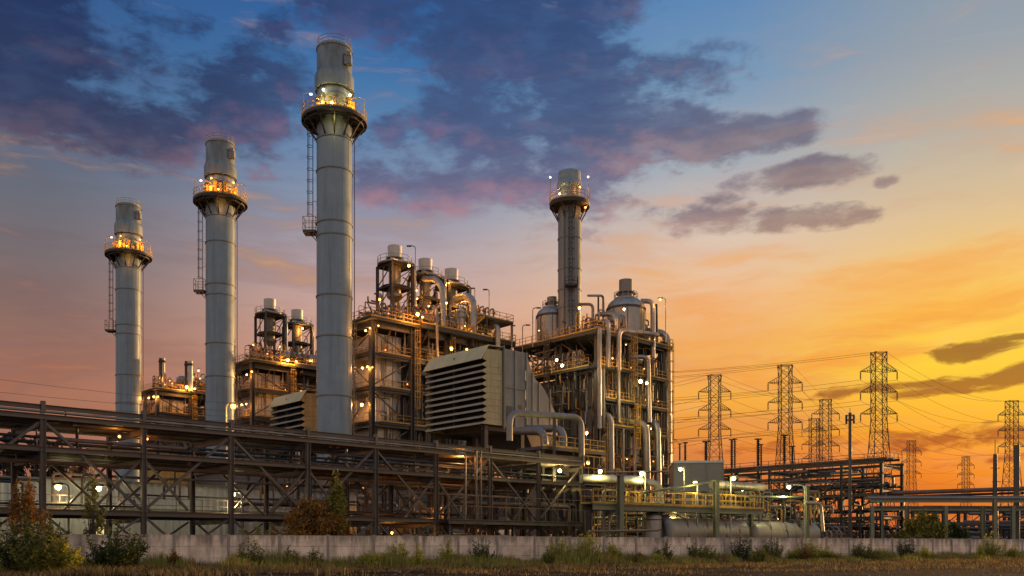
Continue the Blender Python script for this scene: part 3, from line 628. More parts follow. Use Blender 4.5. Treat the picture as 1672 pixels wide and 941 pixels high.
def make_stack(loc,label,rad=2.24,lamp_col=WARM,lamp_mat='warm',power=420):
    t=thing('smokestack',label,'smokestack',loc,0,'row of tall grey smokestacks'); r=rad; fa=facing(loc)
    m=MB(); m.lathe([(r,0),(r,54.3)],n=48); m.lathe([(r*.97,58.5),(r*.97,60.6)],n=48); m.lathe([(r,54.3),(r,55.0),(r*.985,56.8),(r*.97,58.5)],n=48); m.build('shaft',M['stack'],t)
    m=MB(); m.lathe([(r*.99,62.55),(r*.99,66.0),(r*.9,66.05),(r*.9,63.5)],n=48); m.build('outlet',M['stack'],t)
    m=MB(); m.lathe([(r*.97,60.5),(r*1.11,60.55),(r*1.11,62.2),(r*1.06,62.6),(r*.99,62.75)],n=48); m.build('collar',M['stack'],t)
    for z in (65.75,):
        m=MB(); m.lathe([(r*.99,z),(r*1.03,z),(r*1.03,z+.2),(r*.99,z+.2)],n=48); m.build('stiffener_ring',M['stackband'],t)
    m=MB(); m.lathe([(r*.975,60.28),(r*1.02,60.3),(r*1.02,60.5),(r*.975,60.52)],n=48); m.build('collar_shadow',M['dark'],t)  # dark ring drawn in as the shadow line below the collar
    for z in (59.2,53.9,49.8,43.0,41.3,33.5,28.2,20.5,13,7):
        m=MB(); m.lathe([(r*.97,z),(r*1.045,z+.02),(r*1.045,z+.2),(r*.97,z+.22)],n=48); m.build('stiffener_ring',M['stackband'],t)
    for z0,z1,n_ in ((20.8,28.1,0),(28.5,33.4,.5),(33.8,41.2,.2),(43.3,49.7,.7),(50.1,53.8,.1)):
        m=MB()
        for k in range(3):
            a=fa-1.2+n_+k*1.0; x,y=r*1.001*cos(a),r*1.001*sin(a); m.bar((x,y,z0),(x,y,z1),.05)
        m.build('plate_seam',M['stack'],t)
    # platform with brackets
    m=MB(); R_=4.15; m.lathe([(r,56.55),(R_,56.35),(R_,56.75),(r,56.78)],n=40,smooth=False); pl=m.build('platform',M['dark'],t)
    m=MB(); ring_rail(m,R_-.06,56.78,1.15,30,.055); m.build('handrail',M['yellow'],pl)
    for k in range(12):
        a=2*pi*k/12+.2; m=MB(); m.bar((R_*.93*cos(a),R_*.93*sin(a),56.35),(r*1.02*cos(a),r*1.02*sin(a),54.1),.16); m.bar((R_*.98*cos(a),R_*.98*sin(a),56.3),(r*cos(a),r*sin(a),56.3),.12,.24); m.build('bracket',M['dark'],t)
    m=MB(); m.lathe([(R_*.9,56.0),(R_*.9,56.3)],n=40,smooth=False); m.build('platform_rim',M['dark'],t)
    # instrument cabinets and probes round the lit part
    for k in range(9):
        m=MB(); a=fa-1.15+k*.29; h=random.uniform(.9,2.3); x,y=(r+.28)*cos(a),(r+.28)*sin(a); m.box(x-.22,x+.22,y-.22,y+.22,56.8,56.8+h)
        m.bar(((r+.05)*cos(a),(r+.05)*sin(a),56.8+h+.5),((r+.7)*cos(a),(r+.7)*sin(a),56.8+h+.5),.09)
        m.build('instrument_box',M['yellow'],t)
    m=MB(); a=fa+.75; x,y=(r+.35)*cos(a),(r+.35)*sin(a); m.box(x-.5,x+.4,y-.4,y+.4,63.3,64.3); m.box(x-.3,x+.3,y-.5,y+.3,64.3,64.8); m.build('junction_box',M['stackband'],t)
    m=MB(); ring_rail(m,r*.94,66.05,1.0,18,.05); m.build('top_rail',M['galv'],t)
    for k in (-1.15,1.25):
        m=MB(); a=fa+k; m.cyl((r*.94*cos(a),r*.94*sin(a),66.0),(r*.94*cos(a),r*.94*sin(a),67.4),.04,5); m.build('lightning_rod',M['galv'],t)
    # ladders
    m=MB(); a=fa-pi/2-.15; ladder(m,(r+.5)*cos(a),(r+.5)*sin(a),42.2,56.6,cos(a),sin(a)); m.build('caged_ladder',M['steel'],t)
    m=MB(); px_,py_=(r+.8)*cos(a),(r+.8)*sin(a); m.box(px_-.8,px_+.8,py_-.8,py_+.8,41.9,42.05); m.rail([(px_-.8,py_-.8,42.05),(px_+.8,py_-.8,42.05),(px_+.8,py_+.8,42.05),(px_-.8,py_+.8,42.05),(px_-.8,py_-.8,42.05)],1.9,.8,.05); m.bar((px_,py_,41.9),(px_-cos(a)*1.1,py_-sin(a)*1.1,40.7),.1); m.build('ladder_landing',M['steel'],t)
    m=MB(); a=fa+pi/2+.05; ladder(m,(r+.3)*cos(a),(r+.3)*sin(a),20,55.5,cos(a),sin(a),False,.42,.07); m.build('cable_ladder',M['steel'],t)
    # lamp posts on the platform edge, lamps near the shaft
    for k,on_ in ((-1.25,True),(1.2,False)):
        a=fa+k; x,y=(R_-.1)*cos(a),(R_-.1)*sin(a); m=MB(); m.tube([(x,y,56.8),(x,y,59.2),(x*.93,y*.93,59.5),(x*.78,y*.78,59.55)],.05,6,.3); lp=m.build('lamp_post',M['galv'],t)
        m=MB(); m.box(x*.76-.16,x*.76+.16,y*.76-.12,y*.76+.12,59.42,59.56); m.build('lamp_head',M['cool'] if on_ else M['galv'],lp)
    for k,rr,zz in ((-.55,.35,59.6),(.85,.35,59.5),(-.1,.9,57.6)):
        a=fa+k; m=MB(); m.ball(((r+rr)*cos(a),(r+rr)*sin(a),zz),.16); m.build('lamp_bulb',M[lamp_mat],t); light(t,((r+rr+.75)*cos(a),(r+rr+.75)*sin(a),min(zz-.8,58.2)),power,lamp_col,.2)
    light(t,((r+1.6)*cos(fa),(r+1.6)*sin(fa),55.2),power*.35,lamp_col,.2)
    return t
s3=make_stack(on(546,114),'tallest smokestack, its platform lit pale yellow',lamp_col=(1,.74,.24),lamp_mat='warm',power=170)
s2=make_stack(on(360,141),'middle smokestack of the three large ones, platform lit orange',lamp_col=SOD,lamp_mat='sodium',power=230)
s1=make_stack(on(210,167),'smallest looking smokestack of the row, platform lit orange',lamp_col=SOD,lamp_mat='sodium',power=260)
for s_ in (s1,s2,s3): s_.scale=(1,1,.981)
# side duct where each big stack meets the boiler house is hidden; slim conduit up the shaft
for s_,nm in ((s3,0),(s2,0),(s1,0)):
    fa=facing(s_.location); a=fa+pi/2-.25; m=MB(); m.tube([(2.5*cos(a),2.5*sin(a),0),(2.5*cos(a),2.5*sin(a),27),(3.6*cos(a+.1),3.6*sin(a+.1),27.3)],.09,6,.5); m.build('conduit',M['silver2'],s_)

# ================================================================== BOILER HOUSES
def deck_part(t,x0,x1,y0,y1,z,sides,mt='deck',holes=None,th=.34,rail='yellow'):
    m=MB(); m.box(x0,x1,y0,y1,z-th,z-.05); m.box(x0-.04,x1+.04,y0-.04,y1+.04,z-.05,z); d=m.build('deck',M[mt],t)
    m=MB(); P={'f':[(x0,y0,z),(x1,y0,z)],'b':[(x0,y1,z),(x1,y1,z)],'l':[(x0,y0,z),(x0,y1,z)],'r':[(x1,y0,z),(x1,y1,z)]}
    for s_ in sides: m.rail(P[s_],1.1,1.3,.06)
    if sides: m.build('handrail',M[rail],d)
    return d
LV=[4.4,8.7,13,17.4,22,26.5]
def make_boiler(loc,label):
    t=thing('boiler_house',label,'boiler house',loc,RB,'row of identical boiler houses'); X=[0,6.4,12.5,18,23.5]; Y=[0,6,12]; Z=30.6
    for x in X:
        for y in (0,12) if x else Y:
            m=MB(); m.hcol(x,y,0,Z,.62 if y==0 else .5,False); m.build('column',M['steel'],t)
    for z in LV:
        m=MB(); m.ibeam((-.1,0,z-.3),(6.6,0,z-.3),.3,.5); m.build('beam',M['steel'],t)
        m=MB(); m.ibeam((0,.3,z-.3),(0,12.1,z-.3),.3,.5); m.build('beam',M['steel'],t)
        deck_part(t,-.25,1.15,.35,11.8,z+.12,'l'); deck_part(t,1.2,6.2,-.2,.9,z+.12,'f')
    for z in (8.7,17.4,26.5):
        m=MB(); m.ibeam((6.6,0,z-.3),(23.6,0,z-.3),.28,.46); m.build('beam',M['steel'],t)
    for z in (29.3,):
        m=MB(); m.ibeam((-.2,-.04,z+.9),(23.8,-.04,z+.9),.34,.8); m.build('beam',M['steel'],t); m=MB(); m.ibeam((-.04,.3,z+.9),(-.04,12.2,z+.9),.34,.8); m.build('beam',M['steel'],t)
    for a,b in zip([.3]+LV,LV+[30]):
        m=MB(); k=LV.index(b)%2 if b in LV else 0
        m.bar((.3,.25,a+.2),(6.1,.25,b-.6),.17) if k else m.bar((6.1,.25,a+.2),(.3,.25,b-.6),.17); m.build('brace',M['steel'],t)
        m=MB(); m.bar((.2,.4,a+.2),(.2,5.8,b-.6),.16) if k else m.bar((.2,5.8,a+.2),(.2,.4,b-.6),.16); m.build('brace',M['steel'],t)
    for x0,x1,a,b in ((6.7,12.2,17.8,26),(12.2,18,26,17.8),(18,23.2,17.8,26)):
        m=MB(); m.bar((x0,.2,a),(x1,.2,b),.2); m.build('brace',M['dark'],t)
    # pale insulated casing seen between the first columns
    m=MB(); m.box(1.5,5.6,1.3,10.5,2.5,29.4)
    m.build('pale_casing',M['white'],t)
    m=MB()
    for z in [4.2+k*2.12 for k in range(12)]: m.box(1.44,5.66,1.24,1.296,z,z+.1); m.box(1.44,1.496,1.24,10.5,z,z+.1)
    for x in (2.85,4.2): m.box(x-.04,x+.04,1.22,1.29,2.5,29.4)
    m.build('casing_rib',M['silver2'],t)
    m=MB(); m.box(6.0,23.0,2.6,11.4,3.5,28.6); m.build('boiler_casing',M['casing'],t)
    m=MB()
    for k in range(13): x=6.6+k*1.32; m.box(x-.07,x+.07,2.36,2.598,3.5,28.6)
    for z in (8,12.6,17.2,21.8,26.2): m.box(6.0,23.0,2.42,2.599,z,z+.22)
    m.build('casing_stiffener',M['dark'],t)
    # top decks
    deck_part(t,-.7,7.2,-.8,12.6,31.0,'fl'); deck_part(t,7.25,24.6,-1.2,12.6,31.3,'frb',th=.6)
    for x in (8.5,12.5,16.5,20.5,23.8):
        m=MB(); m.ibeam((x,-1.0,30.25),(x,12.2,30.25),.3,.7); m.build('deck_girder',M['dark'],t); m=MB(); m.bar((x,-.9,30.3),(x,1.6,27.8),.22); m.build('deck_bracket',M['dark'],t)
    deck_part(t,18.8,24.2,-1.1,5,34.2,'frbl',th=.3)
    for x,y in ((19,-1),(24,-1),(19,4.8),(24,4.8)):
        m=MB(); m.hcol(x,y,31.3,34,.26); m.build('platform_post',M['steel'],t)
    m=MB()
    for k in range(14): x=19.4-k*.0; m.bar((18.6-k*.24,-.9,34.1-k*.21),(18.6-k*.24,.1,34.1-k*.21),.26,.05)
    m.bar((18.8,-.9,34.2),(15.2,-.9,31.3),.08,.22); m.bar((18.8,.1,34.2),(15.2,.1,31.3),.08,.22); m.build('stair',M['yellow'],t)
    # risers on the recessed front
    for i,(x,r,z0,z1) in enumerate(((7.3,.24,10,29.8),(7.95,.16,8,29.5),(8.5,.2,6,27.5),(10.4,.3,12,28.8),(13.8,.24,8,28),(16.2,.34,9,28.6),(20,.28,10,28.4),(21.6,.2,12,28.8))):
        m=MB(); m.tube([(x,2.2,z1),(x,1.2,z1),(x,1.2,z0)],r,10,r*2.5); m.build('riser_pipe',M['silver2' if i%2 else 'silver'],t)
    for z,y,r in ((28.2,.6,.2),(27.2,.9,.14),(24.9,.7,.24),(19.6,.9,.2)):
        m=MB(); m.tube([(6.6,y,z),(22.8,y,z)],r,8); m.build('header_pipe',M['silver2'],t)
    for i in range(10):
        m=MB(); x=random.uniform(7,22); z=random.choice((27,22.6,18,13.5)); x2=x+random.uniform(1.5,4); z2=z-random.uniform(1.5,3.5)
        m.tube([(x,1.9,z),(x,1.0,z),(x2,1.0,z),(x2,1.0,z2),(x2,2.2,z2)],random.uniform(.07,.14),6,.4); m.build('branch_pipe',M['rust' if i%3==0 else 'silver2'],t)
    for x0,x1,z,sd in ((6.7,14,26.6,'f'),(14.1,23.3,24.0,'f'),(6.7,12,22.1,'f'),(6.7,12,17.5,'f')): deck_part(t,x0,x1,.1,1.0,z,sd)
    for i in range(34):
        x=random.uniform(6.7,23.2); z=random.uniform(22,29.5); y=random.uniform(.2,1.6); m=MB(); m.cyl((x,y,z-random.uniform(4,18)),(x,y,z),random.choice((.05,.07,.1,.14)),6); m.build('conduit',M[random.choice(['rust','silver2','dark','steel'])],t)
    for x in (9.5,15.2,20.8): m=MB(); m.hcol(x,.4,8,30,.26); m.build('stanchion',M['steel'],t)
    for x in (7.1,13.2): m=MB(); ladder(m,x,.0,17.6,30.8,0,-1,True,.5,.06); m.build('caged_ladder',M['yellow'],t)
    m=MB(); ladder(m,-.5,3.2,4.6,31,-1,0,True,.5,.06); m.build('caged_ladder',M['steel'],t)
    for i in range(12):
        x=random.uniform(1.3,6.2); z=random.choice(LV)+.2; m=MB(); m.tube([(x,1.2,z),(x,.75,z),(x,.75,z+random.uniform(1.5,3.8)),(x+.7,.75,z+3.9)],random.choice((.06,.09,.13)),6,.3); m.build('branch_pipe',M[random.choice(['rust','silver2'])],t)
    hp_=Heap()
    for i in range(230):
        x=random.uniform(6.6,23.2); z=random.uniform(16,30); y=random.uniform(-.1,1.8); k=random.random(); r=random.choice((.04,.05,.07,.1)); key=random.choice(['silver2','steel','rust','dark','galv'])
        if i<70: x=random.uniform(.2,6.2); y=random.uniform(.3,1.2); z=random.uniform(3,30)
        if k<.5: hp_.add([(x,y,z),(x,y,z-random.uniform(1.5,6))],r,key)
        elif k<.8: hp_.add([(x,y,z),(x+random.uniform(1,4),y,z)],r,key)
        else: x2=x+random.uniform(-1.5,1.5); hp_.add([(x,y,z),(x,y,z-1.5),(x2,y,z-1.5),(x2,y,z-3.5)],r,key)
    for i in range(150):          # low pipework and small fittings along the top decks
        x=random.uniform(.2,23.6); y=random.uniform(-.2,6); z=31.25; h=random.uniform(.6,3.2); r=random.choice((.04,.06,.09,.13)); key=random.choice(['silver2','steel','rust','yellow','valve'])
        hp_.add([(x,y,z),(x,y,z+h),(x+random.uniform(-1.4,1.4),y,z+h)]+([] if i%2 else [(x+random.uniform(1.4,1.6),y,z+h*.3)]),r,key)
    hp_.build('small_pipework',None,t)
    for i in range(8):
        m=MB(); x=random.uniform(.4,1.2); z=random.choice(LV); y=1+i*1.3; m.tube([(1.4,y,z+3),(.8,y,z+3),(.8,y,z+.6),(1.4,y,z+.6)],.1,6,.3); m.build('branch_pipe',M['rust'],t)
    return t
BO=Vector((-18.3,116,0)); U2=Vector((-23.5,27,0)); U1=Vector((-49.2,53,0))
b3=make_boiler(BO,'boiler house of steel decks and pale casing beside the tallest smokestack')
b2=copy_tree(b3,BO+U2,label='boiler house of steel decks behind the middle smokestack, farther along the row')
b1=copy_tree(b3,BO+U1,label='small looking boiler house, low between the two farther smokestacks')

# ---- vent silencers in their frames
def make_silencer(label,h=12.2,fr=True):
    t=thing('vent_silencer',label,'vent silencer',(0,0,0),RB,'vent silencers on the boiler houses'); w=1.75; fh=9.4
    m=MB(); m.lathe([(.98,h-1.7),(1.02,h),(.9,h+.02),(.9,h-.5)],n=24); m.build('cap',M['white'],t)
    m=MB(); m.lathe([(.7,h-2.3),(1.3,h-2.05),(1.3,h-1.72),(.98,h-1.68)],n=24); m.build('collar',M['dark'],t)
    m=MB(); m.lathe([(.85,5.2),(.85,h-2.0)],n=24); m.lathe([(.3,4.2),(1.15,5.0),(1.15,5.4),(.85,5.45)],n=24); m.build('shell',M['silver2'],t)
    m=MB(); m.tube([(0,0,4.4),(0,0,2.6),(1.4,.4,2.6),(1.4,.4,.1)],.34,12,.8); m.build('inlet_pipe',M['silver'],t)
    for sx in (-1,1):
        for sy in (-1,1): m=MB(); m.hcol(sx*w,sy*w,0,fh,.34); m.build('frame_post',M['steel'],t)
    for z in (fh-.15,6.2,3.2):
        for s_ in (-1,1):
            m=MB(); m.ibeam((-w,s_*w,z),(w,s_*w,z),.2,.28); m.build('frame_beam',M['steel'],t); m=MB(); m.ibeam((s_*w,-w+.12,z),(s_*w,w-.12,z),.2,.28); m.build('frame_beam',M['steel'],t)
    for a,b in ((.3,3),(3.3,6),(6.4,9)):
        for p,q in (((-w,-w,a),(w,-w,b)),((-w,w,a),(-w,-w,b)),((w,-w,b),(w,w,a))): m=MB(); m.bar(p,q,.11); m.build('brace',M['steel'],t)
    m=MB(); m.lathe([(.9,fh-.05),(2.5,fh-.05),(2.5,fh+.08),(.9,fh+.08)],n=20,smooth=False); m.build('platform',M['deck'],t); m=MB(); m.lathe([(.9,6.3),(2.0,6.3),(2.0,6.42),(.9,6.42)],n=16,smooth=False); m.build('platform',M['deck'],t)
    m=MB(); ring_rail(m,2.45,fh+.08,1.05,14,.05); m.build('handrail',M['galv'],t)
    m=MB(); m.tube([(-w-.4,-w-.3,fh+.25),(w+.3,-w-.3,fh+.25),(w+.3,-w-.3,.3)],.17,8,.6); m.build('drain_pipe',M['silver'],t)
    m=MB(); m.tube([(-1.2,1.2,0),(-1.2,1.2,h-3),(-.7,.7,h-2.5)],.1,6,.4); m.build('side_pipe',M['silver2'],t); m=MB(); m.tube([(1.2,-1.3,0),(1.2,-1.3,7.5),(.8,-.8,7.8)],.09,6,.4); m.build('side_pipe',M['rust'],t)
    return t
def bl(x,y,z,off=Vector((0,0,0))): return BO+off+Bv*x+Av*y+Vector((0,0,z))
si=make_silencer('tallest pale capped vent silencer on the tall-stack boiler house, ringed by a railed platform'); si.location=bl(7.9,6,31.3)
copy_tree(si,bl(13.3,6,30.6),label='vent silencer of the tall-stack boiler house, between its two fellows')
copy_tree(si,bl(18.2,6,30.2),label='vent silencer of the tall-stack boiler house closest to its upper platform')
copy_tree(si,bl(6.2,6,30.9,U2),label='taller vent silencer on the boiler house behind the middle smokestack')
copy_tree(si,bl(11.4,6,30.0,U2),label='shorter vent silencer on the boiler house behind the middle smokestack, partly behind the tallest stack')
# ---- equipment for the decks
def make_manifold(label):
    t=thing('valve_manifold',label,'pipe manifold',(0,0,0),RB,'valve manifolds on the steel decks'); m=MB(); m.tube([(-1.9,0,1.1),(1.9,0,1.1)],.2,10); m.build('header',M['silver'],t); m=MB(); m.tube([(-1.9,.5,.5),(1.9,.5,.5)],.14,8); m.build('header',M['silver2'],t)
    for k in range(4):
        x=-1.5+k; m=MB(); m.tube([(x,0,1.1),(x,0,2.5),(x,.9,2.5),(x,.9,0)],.11,8,.35); o=m.build('riser',M['silver2' if k%2 else 'rust'],t)
        m=MB(); m.ball((x,0,1.8),.24,8,5); m.cyl((x,0,1.8),(x,-.5,1.8),.05,6); m.torus((x,-.5,1.8),.27,.035,12,4,'y'); m.build('valve',M['valve'],o)
    for x in (-1.7,1.7): m=MB(); m.box(x-.08,x+.08,-.3,.6,0,.95); m.build('stand',M['steel'],t)
    return t
def make_vessel(label):
    t=thing('pressure_vessel',label,'vessel',(0,0,0),RB,'upright vessels on the steel decks'); m=MB(); m.lathe([(.8,.8),(.8,3.4)],n=24); m.dome(0,0,3.4,.8,.45); m.build('shell',M['silver'],t)
    m=MB(); m.lathe([(.7,0),(.7,.82)],n=20); m.build('skirt',M['steel'],t); m=MB(); m.tube([(0,0,3.8),(0,0,4.6),(1.2,0,4.6),(1.2,0,0)],.13,8,.4); m.build('nozzle_pipe',M['silver2'],t)
    for z in (1.4,2.4,3.2): m=MB(); m.torus((0,0,z),.81,.04,24,4); m.build('band',M['steel'],t)
    return t
def make_drum(label):
    t=thing('steam_drum',label,'steam drum',(0,0,0),RB,'steam drums on the boiler houses'); m=MB(); m.cyl((-3.2,0,1.6),(3.2,0,1.6),1.0,24); m.ball((-3.2,0,1.6),1.0,20,10); m.ball((3.2,0,1.6),1.0,20,10); m.build('shell',M['silver'],t)
    for x in (-2.2,2.2): m=MB(); m.box(x-.25,x+.25,-.8,.8,0,1.0); m.build('saddle',M['steel'],t)
    for x in (-2,-.6,.8,2.2): m=MB(); m.tube([(x,0,2.5),(x,0,3.3),(x,-1.6,3.3),(x,-1.6,.1)],.12,8,.4); m.build('feed_pipe',M['silver2'],t)
    return t
def make_skid(label):
    t=thing('pump_skid',label,'pump skid',(0,0,0),RB,'pump skids in the plant'); m=MB(); m.box(-1.3,1.3,-.6,.6,0,.3); m.build('base',M['steel'],t); m=MB(); m.cyl((-1.1,0,.85),(.2,0,.85),.4,14)
    for k in range(8): m.cyl((-1+k*.14,0,.85),(-.95+k*.14,0,.85),.46,14)
    m.build('motor',M['valve'],t); m=MB(); m.cyl((.3,0,.85),(.4,0,.85),.1,8); m.lathe([(.5,.3),(.55,.9),(.35,1.4),(.1,1.5)],.8,0,14); m.build('pump_casing',M['silver2'],t)
    m=MB(); m.tube([(.8,0,1.4),(.8,0,2.6),(-.6,.2,2.6),(-.6,.2,3.4)],.12,8,.35); m.build('discharge_pipe',M['rust'],t); return t
L0='valve manifold on the top deck of the tall-stack boiler house'
mf=make_manifold(L0+', among its silencers'); mf.location=bl(4.2,.8,31.0)
ve=make_vessel('silver upright vessel on the tall-stack boiler house beside its upper platform'); ve.location=bl(15.8,1.0,31.3)
dr=make_drum('steam drum on the top deck of the tall-stack boiler house behind the handrail'); dr.location=bl(12.6,2.0,31.3)
sk=make_skid('pump skid at the top deck corner of the tall-stack boiler house'); sk.location=bl(1.6,2.2,31.0)
for x,y,z,o in ((10.5,.2,31.3,0),(16.4,3.6,31.3,0),(20.5,.6,31.3,0),(21.6,2,34.2,0)): copy_tree(mf,bl(x,y,z),label=L0+', among its silencers')
for x,y in ((2.2,1.2),(9.2,.8),(13.6,1.4),(4,4)): copy_tree(mf,bl(x,y,31.1,U2),label='valve manifold on the top deck of the boiler house behind the middle smokestack')
for x,y in ((1.5,1.2),(6.5,1),(11,1.2),(15,1.6),(8.5,3)): copy_tree(mf,bl(x,y,31.1,U1),label='valve manifold on the top deck of the far boiler house')
copy_tree(dr,bl(9.5,4,32.2,U1),label='steam drum raised on the top deck of the far boiler house'); copy_tree(dr,bl(10.5,2,31.3,U2),label='steam drum on the boiler house behind the middle smokestack')
copy_tree(ve,bl(4.0,7,31,U2),label='silver upright vessel on the boiler house behind the middle smokestack, under its silencers'); copy_tree(ve,bl(12.6,2,31.2,U1),label='silver upright vessel on the far boiler house beside the drum')
copy_tree(ve,bl(7.2,2.0,31,U1),label='silver upright vessel on the far boiler house near its vent pipe pair')
copy_tree(ve,bl(11.0,6.5,31.3),label='silver upright vessel between two silencers of the tall-stack boiler house'); copy_tree(ve,bl(19.4,2.6,31.3),label='silver upright vessel under the upper platform of the tall-stack boiler house')
# vent pipe pairs on the far boiler house
for px,lb in ((262,'dark tall vent pipe on the far boiler house'),(267,'pale tall vent pipe next to the dark one on the far boiler house'),(304,'dark vent pipe on the far boiler house nearer the middle stack'),(311,'thick pale vent pipe on the far boiler house nearer the middle stack')):
    d=172; z=31; top=zat(585 if px<300 else 590,d); o=at(px,640,d); t=thing('vent_pipe',lb,'vent pipe',(o.x,o.y,z),0,'vent pipes'); r=.28 if px!=311 else .42
    m=MB(); m.cyl((0,0,0),(0,0,top-z),r,12); m.build('barrel',M['white' if px in (267,311) else 'steel'],t); m=MB(); m.lathe([(r,top-z-.9),(r*1.35,top-z-.85),(r*1.35,top-z-.5),(r,top-z-.45)],n=12); m.build('collar',M['dark'],t)
# big pale pipes curving over the tall-stack boiler house
for pts,r,lb in ((((11.6,4,39.2),(11.6,1.2,38.6),(11.6,-.2,37),(11.6,-.3,31.6)),.42,'thick pale pipe bending down before the second silencer'),(((17,3.5,37.2),(17,1,37.2),(17,-.4,36.2),(17,-.4,31.6)),.6,'thickest pale pipe bending down before the third silencer'),
    (((20.6,-.2,33),(20.6,-1.7,33),(20.6,-1.7,27.2)),.4,'pale pipe dropping over the deck edge of the tall-stack boiler house'),(((9.6,-.4,31.3),(9.6,-1.4,33.3),(9.6,-1.5,33.3),(9.6,-1.5,24.0)),.2,'slim yellowish drop pipe beside the bright orange deck lamp')):
    wpipe([bl(*p) for p in pts],r,M['silver' if r>.3 else 'silver2'],lb,bend=r*3,n=14)
# ================================================================== AIR INTAKES
def make_intake(label,loc,W,z0,z1,rows,length,sidecol='tan',duct=True):
    # louvre face looks along -x (rack coordinates), W wide along +y, the hood overhangs the face
    t=thing('air_intake',label,'air intake',loc,RB,'louvred air intakes'); H=z1-z0; dep=2.9
    m=MB(); m.box(.9,.98,.1,W-.1,z0+.1,z1-.3); m.build('opening_shade',M['dark'],t)  # dark sheet in place of the shade inside the louvres
    st=(H-1.25)/rows
    for k in range(rows):
        a=z0+k*st+random.uniform(-.03,.03); m=MB(); y0,y1=.06,W-.06
        # a sloped blade with a turned down lip
        m.add([(-.15,y0,a+.05),(.85,y0,a+st*.42),(.85,y0,a+st*.42+.07),(-.15,y0,a+.12),(-.15,y1,a+.05),(.85,y1,a+st*.42),(.85,y1,a+st*.42+.07),(-.15,y1,a+.12)],[(0,1,2,3),(7,6,5,4),(0,4,5,1),(1,5,6,2),(2,6,7,3),(3,7,4,0)])
        m.box(-.19,-.15,y0,y1,a-.03,a+.2); m.build('louver_blade',M['louver'],t)
    m=MB()
    for y in (W*.5,): m.box(-.1,.9,y-.03,y+.03,z0,z1-.4)
    m.build('louver_mullion',M['dark'],t)
    # toothed cheek at the near side, plain hood side beyond it
    for y in (0,W):
        m=MB(); P=[]
        for k in range(rows):
            a=z0+k*st; P+= [(-.22,a),(-.22,a+.16),(.42,a+st*.74)]
        P+=[(-.22,z1-1.25),(.42,z1-.1),(dep,z1),(dep,z0)]
        m.prism(P,y-.04,y+.04); m.build('hood_cheek',M[sidecol],t)
    m=MB()
    for k in range(1,rows): a=z0+k*st; m.box(.45,dep,-.075,-.041,a-.03,a+.03)
    m.build('cheek_seam',M[sidecol],t)
    m=MB(); m.prism([(-.55,z1-1.32),(-.47,z1-1.36),(.62,z1+.28),(dep+.05,z1+.36),(dep+.05,z1+.44),(.58,z1+.36)],-.12,W+.12); m.build('hood_roof',M['hood'],t)
    if duct:
        x1=dep; m=MB(); m.prism([(x1,z0-.1),(x1,z1+.3),(x1+3.6,z1+.3),(x1+3.6,z0-.1)],0.02,W-.02); m.build('duct_box',M['duct'],t)
        x2=x1+3.6; L=length; m=MB()
        m.prism([(x2+.002,z0-.1),(x2+.002,z1+.3),(x2+.5,z1-.2),(x2+1.1,z1-1.5),(x2+1.8,z1-2.5),(x2+2.6,z1-2.9),(x2+L*.62,z1-3.6),(x2+L,z0+H*.22),(x2+L,z0-.3)],.35,W-.35); m.build('duct_transition',M['duct'],t)
        m=MB(); m.prism([(x2+.5,z0-.12),(x2+L-.2,z0-.32),(x2+L+2.5,z0-3.2),(x2+L+2.5,z0-5),(x2+2.5,z0-3.5)],.8,W-.8); m.build('duct_bottom',M['casing'],t)
        m=MB()
        for x in (x1+.05,x1+1.75,x1+3.5): m.box(x-.07,x+.07,-.16,.019,z0-.1,z1+.3)
        m.box(x1+.13,x1+3.4,-.10,.018,z0+H*.52,z0+H*.52+.1)
        for x,zt in ((x2+1.2,z1-1.75),(x2+2.2,z1-2.8),(x2+4.1,z1-3.3)): m.box(x-.06,x+.06,.21,.349,z0-.1,zt)
        m.build('duct_stiffener',M['duct'],t)
        m=MB(); m.bar((x1-.1,-.14,z0-.4),(x1-.1,-.14,z1+.6),.22,.2); m.build('corner_post',M['casing'],t)
    if duct:
        m=MB(); m.box(x1+.5,x1+1.35,-.05,.018,z0+.4,z0+2.3); m.build('access_door',M['casing'],t)
        m=MB(); m.box(x1+2.3,x1+2.8,-.03,.018,z0+2.2,z0+2.6); m.build('name_plate',M['valve'],t)
        for z in (z0+1.2,z0+3.2,z0+5.4): m=MB(); m.tube([(x1+3.1,-.12,z),(x1+3.1,-.3,z),(x1+3.1,-.3,z+1.2),(x1+3.1,-.1,z+1.2)],.04,5,.1); m.build('grab_bar',M['galv'],t)
    for x in (.6,dep+3.2):
        for y in (.5,W-.5): m=MB(); m.hcol(x,y,0,z0-.1,.5); m.build('support_leg',M['steel'],t)
    for y in (.5,W-.5): m=MB(); m.ibeam((.2,y,z0-.35),(dep+3.6,y,z0-.35),.3,.45); m.build('support_beam',M['steel'],t)
    for z in (4,8.5): m=MB(); m.bar((.6,.5,z),(dep+3.2,.5,z+4),.18); m.build('brace',M['steel'],t)
    return t
make_intake('big louvred air intake with tan hood before the tall-stack boiler house',on(790,97),10.2,zat(692,97),zat(567,97),10,5.4)
i2=on(494,124); make_intake('smaller louvred air intake with tan hood between the two taller smokestacks',i2,9.0,zat(716,124),zat(640,124),6,5,'tan')

